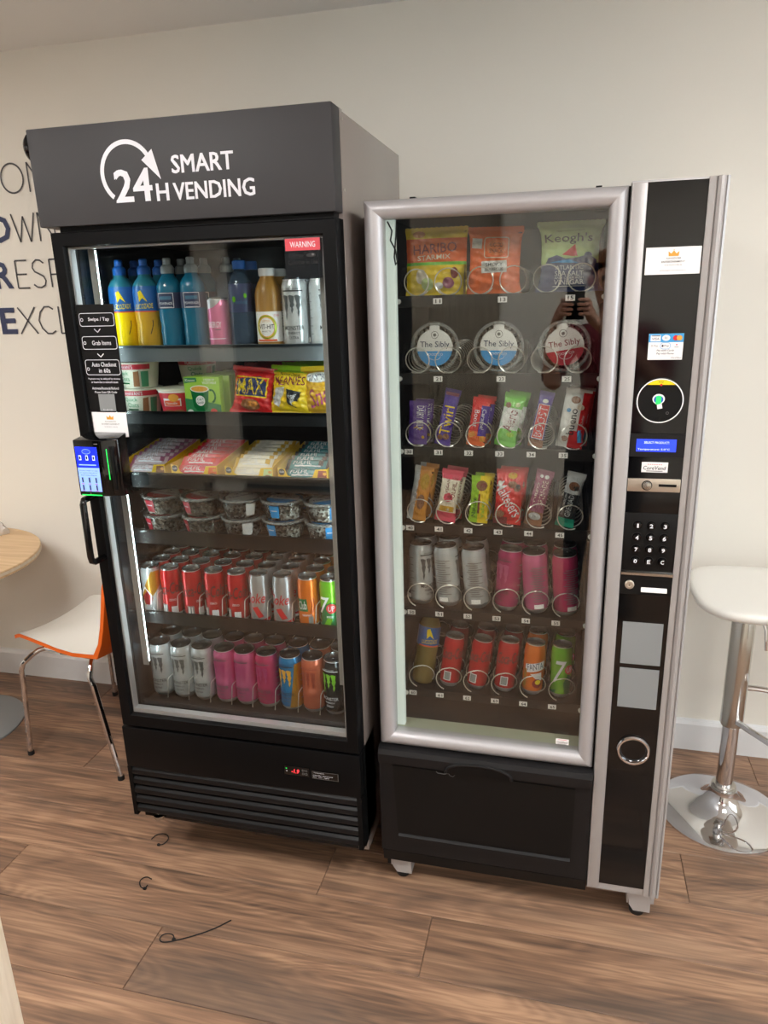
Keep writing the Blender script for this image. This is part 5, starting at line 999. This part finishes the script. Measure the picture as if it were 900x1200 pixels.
bar('r45', .046, .138, .022, ['w_teal', 'w_dark', 'w_silver'], lambda s, u: 0 if s < .16 else (2 if s > .62 else 1), [TX('GRENADE', .0, .058, .062, .014, 'w_silver', V, .04), TX('DARK CHOC MINT', -.014, .06, .06, .005, 'w_silver', V), EL(.0, .104, .026, .022, 'w_brown', 16), EL(.006, .100, .014, .012, 'w_dark', 12)], .012, .12, seed=12, wr=.0020)
names = {'r30': 'purple milk chocolate bar', 'r31': 'slim purple bar with yellow lettering', 'r32': 'red, orange and purple chocolate bar', 'r33': 'bright green bubbly chocolate bar', 'r34': 'slim purple bar with a red panel', 'r35': 'white and red hazelnut bar', 'r40': 'amber and silver protein bar', 'r41': 'pink and cream protein bar', 'r42': 'lime and yellow cereal bar', 'r43': 'red chocolate ball bag', 'r44': 'mauve protein bar with brown foot', 'r45': 'dark and teal mint protein bar'}
lean = {'r30': .02, 'r31': .20, 'r32': .14, 'r33': .20, 'r34': .20, 'r35': .15, 'r40': .16, 'r41': .15, 'r42': .06, 'r43': .05, 'r44': .21, 'r45': .20}
dx = {'r30': -.003, 'r31': -.016, 'r32': -.008, 'r33': -.012, 'r34': -.014, 'r35': -.010, 'r40': -.010, 'r41': -.010, 'r42': 0, 'r43': -.002, 'r44': -.014, 'r45': -.012}
for ri in (2, 3):
    for c in range(6):
        k = 'r%d%d' % (ri + 1, c)
        put(k, '%s in the spiral above price tag %d%d' % (names[k], ri + 1, c), 'chocolate bar' if ri == 2 else 'snack bar', (CX[c] + dx[k] - .002, IY, tz[ri] + .004), (-.14, lean[k], 0), Gm)
        if k not in ('r31', 'r34', 'r44', 'r45'):
            put(k, '%s waiting just behind the front one above tag %d%d' % (names[k], ri + 1, c), 'chocolate bar' if ri == 2 else 'snack bar', (CX[c] + dx[k] * .6 + .006, IY + .035, tz[ri] + .004), (-.12, lean[k] * .8, 0), Gm)
# row 5 tall cans, row 6 slim cans and a bottle
proto('m_magenta', monster('can_magenta', 'claw_pink', 'ink', 'can_lid_dark', 'ROSA')); proto('m_mauve', monster('can_pink', 'claw_dark', 'claw_dark', 'can_lid_dark', 'ROSA')); proto('m_plum', monster('can_rose', 'claw_dark', 'claw_dark', 'can_lid_dark', 'ROSA'))
kk = ['m_white', 'm_white', 'm_white', 'm_magenta', 'm_mauve', 'm_plum']; nn = ['tall white energy can', 'tall white energy can', 'tall white energy can', 'tall magenta energy can', 'tall pink energy can', 'tall plum pink energy can']
for c in range(6):
    for r in range(2):
        put(kk[c], '%s in the %s spiral of the tall-can tray, %s' % (nn[c], ORD[c], ('front', 'second back')[r]), 'can', (CX[c] + (-.002 if c < 4 else .002), TY + .045 + .072 * r, tz[4] + .002), (-.07, .045 if c < 3 else .02, (.9, 1.7, 2.0, -.6, 2.2, 2.4)[c]), 'tall cans in the spiral machine')
proto('b_tang', bottle([(.026, 0), (.030, .004), (.0315, .012), (.0315, .060), (.029, .078), (.0305, .090), (.0312, .110), (.0312, .165), (.029, .172), (.020, .190), (.0145, .196)], [0] * 6 + [1] * 1 + [0] * 3, ['liq_vit2', 'sleeve_blue'], sport(.194), 'cap_blue', [PL([(-.012, .158), (-.004, .162), (.010, .132), (-.002, .142), (-.010, .132)], 'yellow'), TX('LUCOZADE', 0, .124, .046, .012, 'yellow', .05, .03, .2), RC(0, .1115, .06, .004, 'orange_red')], .0314) if mat('liq_vit2', S(120, 104, 50), .2) else None)
put('b_tang', 'dim amber energy drink bottle with blue sleeve, far left of the bottom tray', 'bottle', (CX[0] - .004, TY + .045, tz[5] + .003), (-.12, .16, .3), 'drinks on the bottom tray of the machine')
kk = [None, 'c_red2', 'c_red2', 'c_red2', 'c_fanta', 'c_seven']; nn = ['', 'red cola can', 'red cola can', 'red cola can', 'orange soda can with blue lettering', 'lime green can with large white 7']
bk = [None, 'c_dark', 'c_dark', 'c_dark', 'c_orange', 'c_seven']
for c in range(1, 6):
    put(kk[c], '%s in %s spiral of bottom tray, front' % (nn[c], ORD[c]), 'can', (CX[c] - .004, TY + .043, tz[5] + .003), (-.08, .12 if c < 4 else (.06 if c == 4 else 0.02), (0, .1, -.1, .25, .1, .15)[c]), 'drinks on the bottom tray of the machine')
    put(bk[c], '%s behind the front can of the %s spiral, bottom tray' % (nn[c].split(' with')[0], ORD[c]), 'can', (CX[c] + .002, TY + .118, tz[5] + .003), (-.06, .10 if c < 4 else .03, 0), 'drinks on the bottom tray of the machine')
for k, (o, used) in list(PROTO.items()):
    if not used:
        def rm(x):
            for ch in list(x.children): rm(ch)
            bpy.data.objects.remove(x)
        rm(o)
# ================================================================ the photographer, seen only as a reflection in the glass
def person():
    px, py = .20, -.42
    root = thing('person', 'person in a maroon jersey and dark trousers holding up a phone, reflected in the glass', 'person', (px, py, 0))
    V = []; Ed = []; Rd = []
    def chain(pts, start=None):
        last = start
        for (x, y, z, r) in pts:
            V.append((x, y, z)); Rd.append(r); k = len(V) - 1
            if last is not None: Ed.append((last, k))
            last = k
        return last
    pel = chain([(px, py, .96, .135)])
    ch = chain([(px, py + .005, 1.10, .125), (px, py + .01, 1.25, .140), (px, py, 1.38, .145)], pel)
    nk = chain([(px, py + .005, 1.47, .075), (px - .01, py + .02, 1.54, .055)], ch)
    chain([(px - .02, py + .035, 1.60, .075), (px - .025, py + .04, 1.67, .085), (px - .025, py + .04, 1.735, .078)], nk)
    # right and left arms to the phone at the origin
    wr = chain([(px + .17, py, 1.41, .060), (px + .24, py + .04, 1.30, .052), (px + .235, py + .10, 1.17, .044), (px + .10, py + .25, 1.34, .038), (.095, -.095, 1.50, .026), (.078, -.060, 1.545, .026)], ch)
    wl = chain([(px - .17, py, 1.41, .060), (px - .25, py + .04, 1.30, .052), (px - .27, py + .10, 1.17, .044), (px - .28, py + .24, 1.34, .038), (-.055, -.095, 1.50, .026), (-.038, -.060, 1.545, .026)], ch)
    for s in (-1, 1):
        chain([(px + s * .10, py, .90, .100), (px + s * .115, py + .01, .70, .080), (px + s * .12, py + .015, .50, .060), (px + s * .125, py, .32, .055), (px + s * .13, py - .015, .10, .040), (px + s * .13, py, .055, .042), (px + s * .135, py + .09, .040, .040), (px + s * .138, py + .15, .034, .030)], pel)
    def fingers(w, s, cx):
        for k in range(4):
            z = 1.585 - .020 * k; L = (.9, 1.0, .95, .8)[k]
            chain([(cx + s * .012, -.040, z, .0095), (cx + s * .006, -.012, z, .0088), (cx - s * .018 * L, -.0105, z + .001, .0080), (cx - s * .036 * L, -.0112, z + .001, .0070)], w)
        chain([(cx + s * .004, -.052, 1.572, .0105), (cx - s * .012, -.044, 1.592, .0095), (cx - s * .024, -.036, 1.606, .0080)], w)
    fingers(wr, 1, .062); fingers(wl, -1, -.022)
    me = bpy.data.meshes.new('body'); me.from_pydata([(x - px, y - py, z) for x, y, z in V], Ed, []); tmp = bpy.data.objects.new('body_tmp', me); COL.objects.link(tmp)
    md = tmp.modifiers.new('skin', 'SKIN'); md.use_smooth_shade = True
    sv = me.skin_vertices[0].data
    for k, r in enumerate(Rd): sv[k].radius = (r, r * (.72 if .9 < V[k][2] < 1.45 and abs(V[k][0] - px) < .05 else 1)); sv[k].use_root = (k == 0)
    tmp.modifiers.new('sub', 'SUBSURF').levels = 1
    dg = bpy.context.evaluated_depsgraph_get(); dg.update(); bme = bpy.data.meshes.new_from_object(tmp.evaluated_get(dg)); bpy.data.objects.remove(tmp)
    mat('skin', S(205, 150, 125), .5, var=.05, vscale=12); mat('jersey', S(110, 22, 38), .7, var=.08, vscale=30); mat('trousers', S(34, 36, 44), .8, var=.1, vscale=30); mat('shoe', S(60, 58, 58), .6); mat('hair', S(120, 72, 40), .6, var=.2, vscale=60)
    bme.materials.clear(); bme.materials.append(MATS['skin']); bme.polygons.foreach_set('material_index', [0] * len(bme.polygons)); bme.polygons.foreach_set('use_smooth', [True] * len(bme.polygons))
    body = bpy.data.objects.new('body', bme); COL.objects.link(body); body.parent = root
    def cloth(name, m, test, d):
        bm = bmesh.new(); bm.from_mesh(bme); bm.normal_update()
        bmesh.ops.delete(bm, geom=[f for f in bm.faces if not test(f.calc_center_median())], context='FACES')
        for v in bm.verts: v.co += v.normal * d
        r = bmesh.ops.solidify(bm, geom=bm.faces[:], thickness=.004)
        m2 = bpy.data.meshes.new(name); bm.to_mesh(m2); bm.free(); m2.materials.append(MATS[m]); m2.polygons.foreach_set('material_index', [0] * len(m2.polygons)); m2.polygons.foreach_set('use_smooth', [True] * len(m2.polygons))
        o = bpy.data.objects.new(name, m2); COL.objects.link(o); o.parent = body if 0 else root; return o
    cloth('jersey', 'jersey', lambda c: .93 < c.z < 1.47 and (abs(c.x) < .19 or c.z > 1.22) and c.y < .16, .010)
    cloth('trousers', 'trousers', lambda c: .085 < c.z < .965 and abs(c.x) < .24 and c.y < .3, .008)
    cloth('shoes', 'shoe', lambda c: c.z < .095, .006)
    hx, hy = px - .025, py + .04
    h = MB()
    n, mrows = 20, 9; v = []; f = []
    for j in range(mrows):
        q = -.25 + (PI / 2 + .25) * j / (mrows - 1)
        for i in range(n):
            a = 2 * PI * i / n; r = .088 * cos(q); y = r * sin(a); z = 1.715 + .098 * sin(q)
            if sin(a) > .35 and q < .55: z = max(z, 1.745); y *= .95
            v.append((hx + r * cos(a), hy - .008 + y, z))
    for j in range(mrows - 1):
        for i in range(n): f.append((j * n + i, j * n + (i + 1) % n, (j + 1) * n + (i + 1) % n, (j + 1) * n + i))
    h.add(v, f); h.build('hair', 'hair', root)
    for s in (-1, 1):
        MB().lathe([(0, -.011), (.008, -.008), (.011, 0), (.008, .008), (0, .011)], 12, (hx + s * .032, hy + .076, 1.675)).build('eye', 'ink', root)
        MB().lathe([(0, -.028), (.012, -.02), (.017, 0), (.014, .02), (0, .03)], 10, (hx + s * .086, hy, 1.665)).build('ear', 'skin', root)
    MB().add([(hx - .014, hy + .078, 1.635), (hx + .014, hy + .078, 1.635), (hx, hy + .106, 1.638), (hx, hy + .080, 1.685), (hx, hy + .07, 1.63)], [(0, 2, 3), (2, 1, 3), (0, 1, 2), (0, 4, 1)]).build('nose', 'skin', root)
    MB().tube([(hx - .024, hy + .074, 1.610), (hx, hy + .083, 1.606), (hx + .024, hy + .074, 1.610)], .006, 6).build('mouth', 'w_mauve', root)
    jx = [p for p in root.children if p.name.startswith('jersey')][0]
    ph = thing('smartphone', 'dark smartphone held upright in the reflected person\'s hands', 'phone', (.020, -.018, 1.50))
    MB().cbox(-.018, .058, -.023, -.0145, 1.502, 1.648, .003).build('phone_body', 'gloss_black', ph)
    for x, z in ((.0, 1.6294), (.0, 1.612), (.017, 1.621)): MB().lathe([(.0065, 0), (.0065, .002), (.005, .0022), (0, .0018)], 16, (x, -.0145, z), axis='y').build('lens', 'gloss_black', ph)
person()
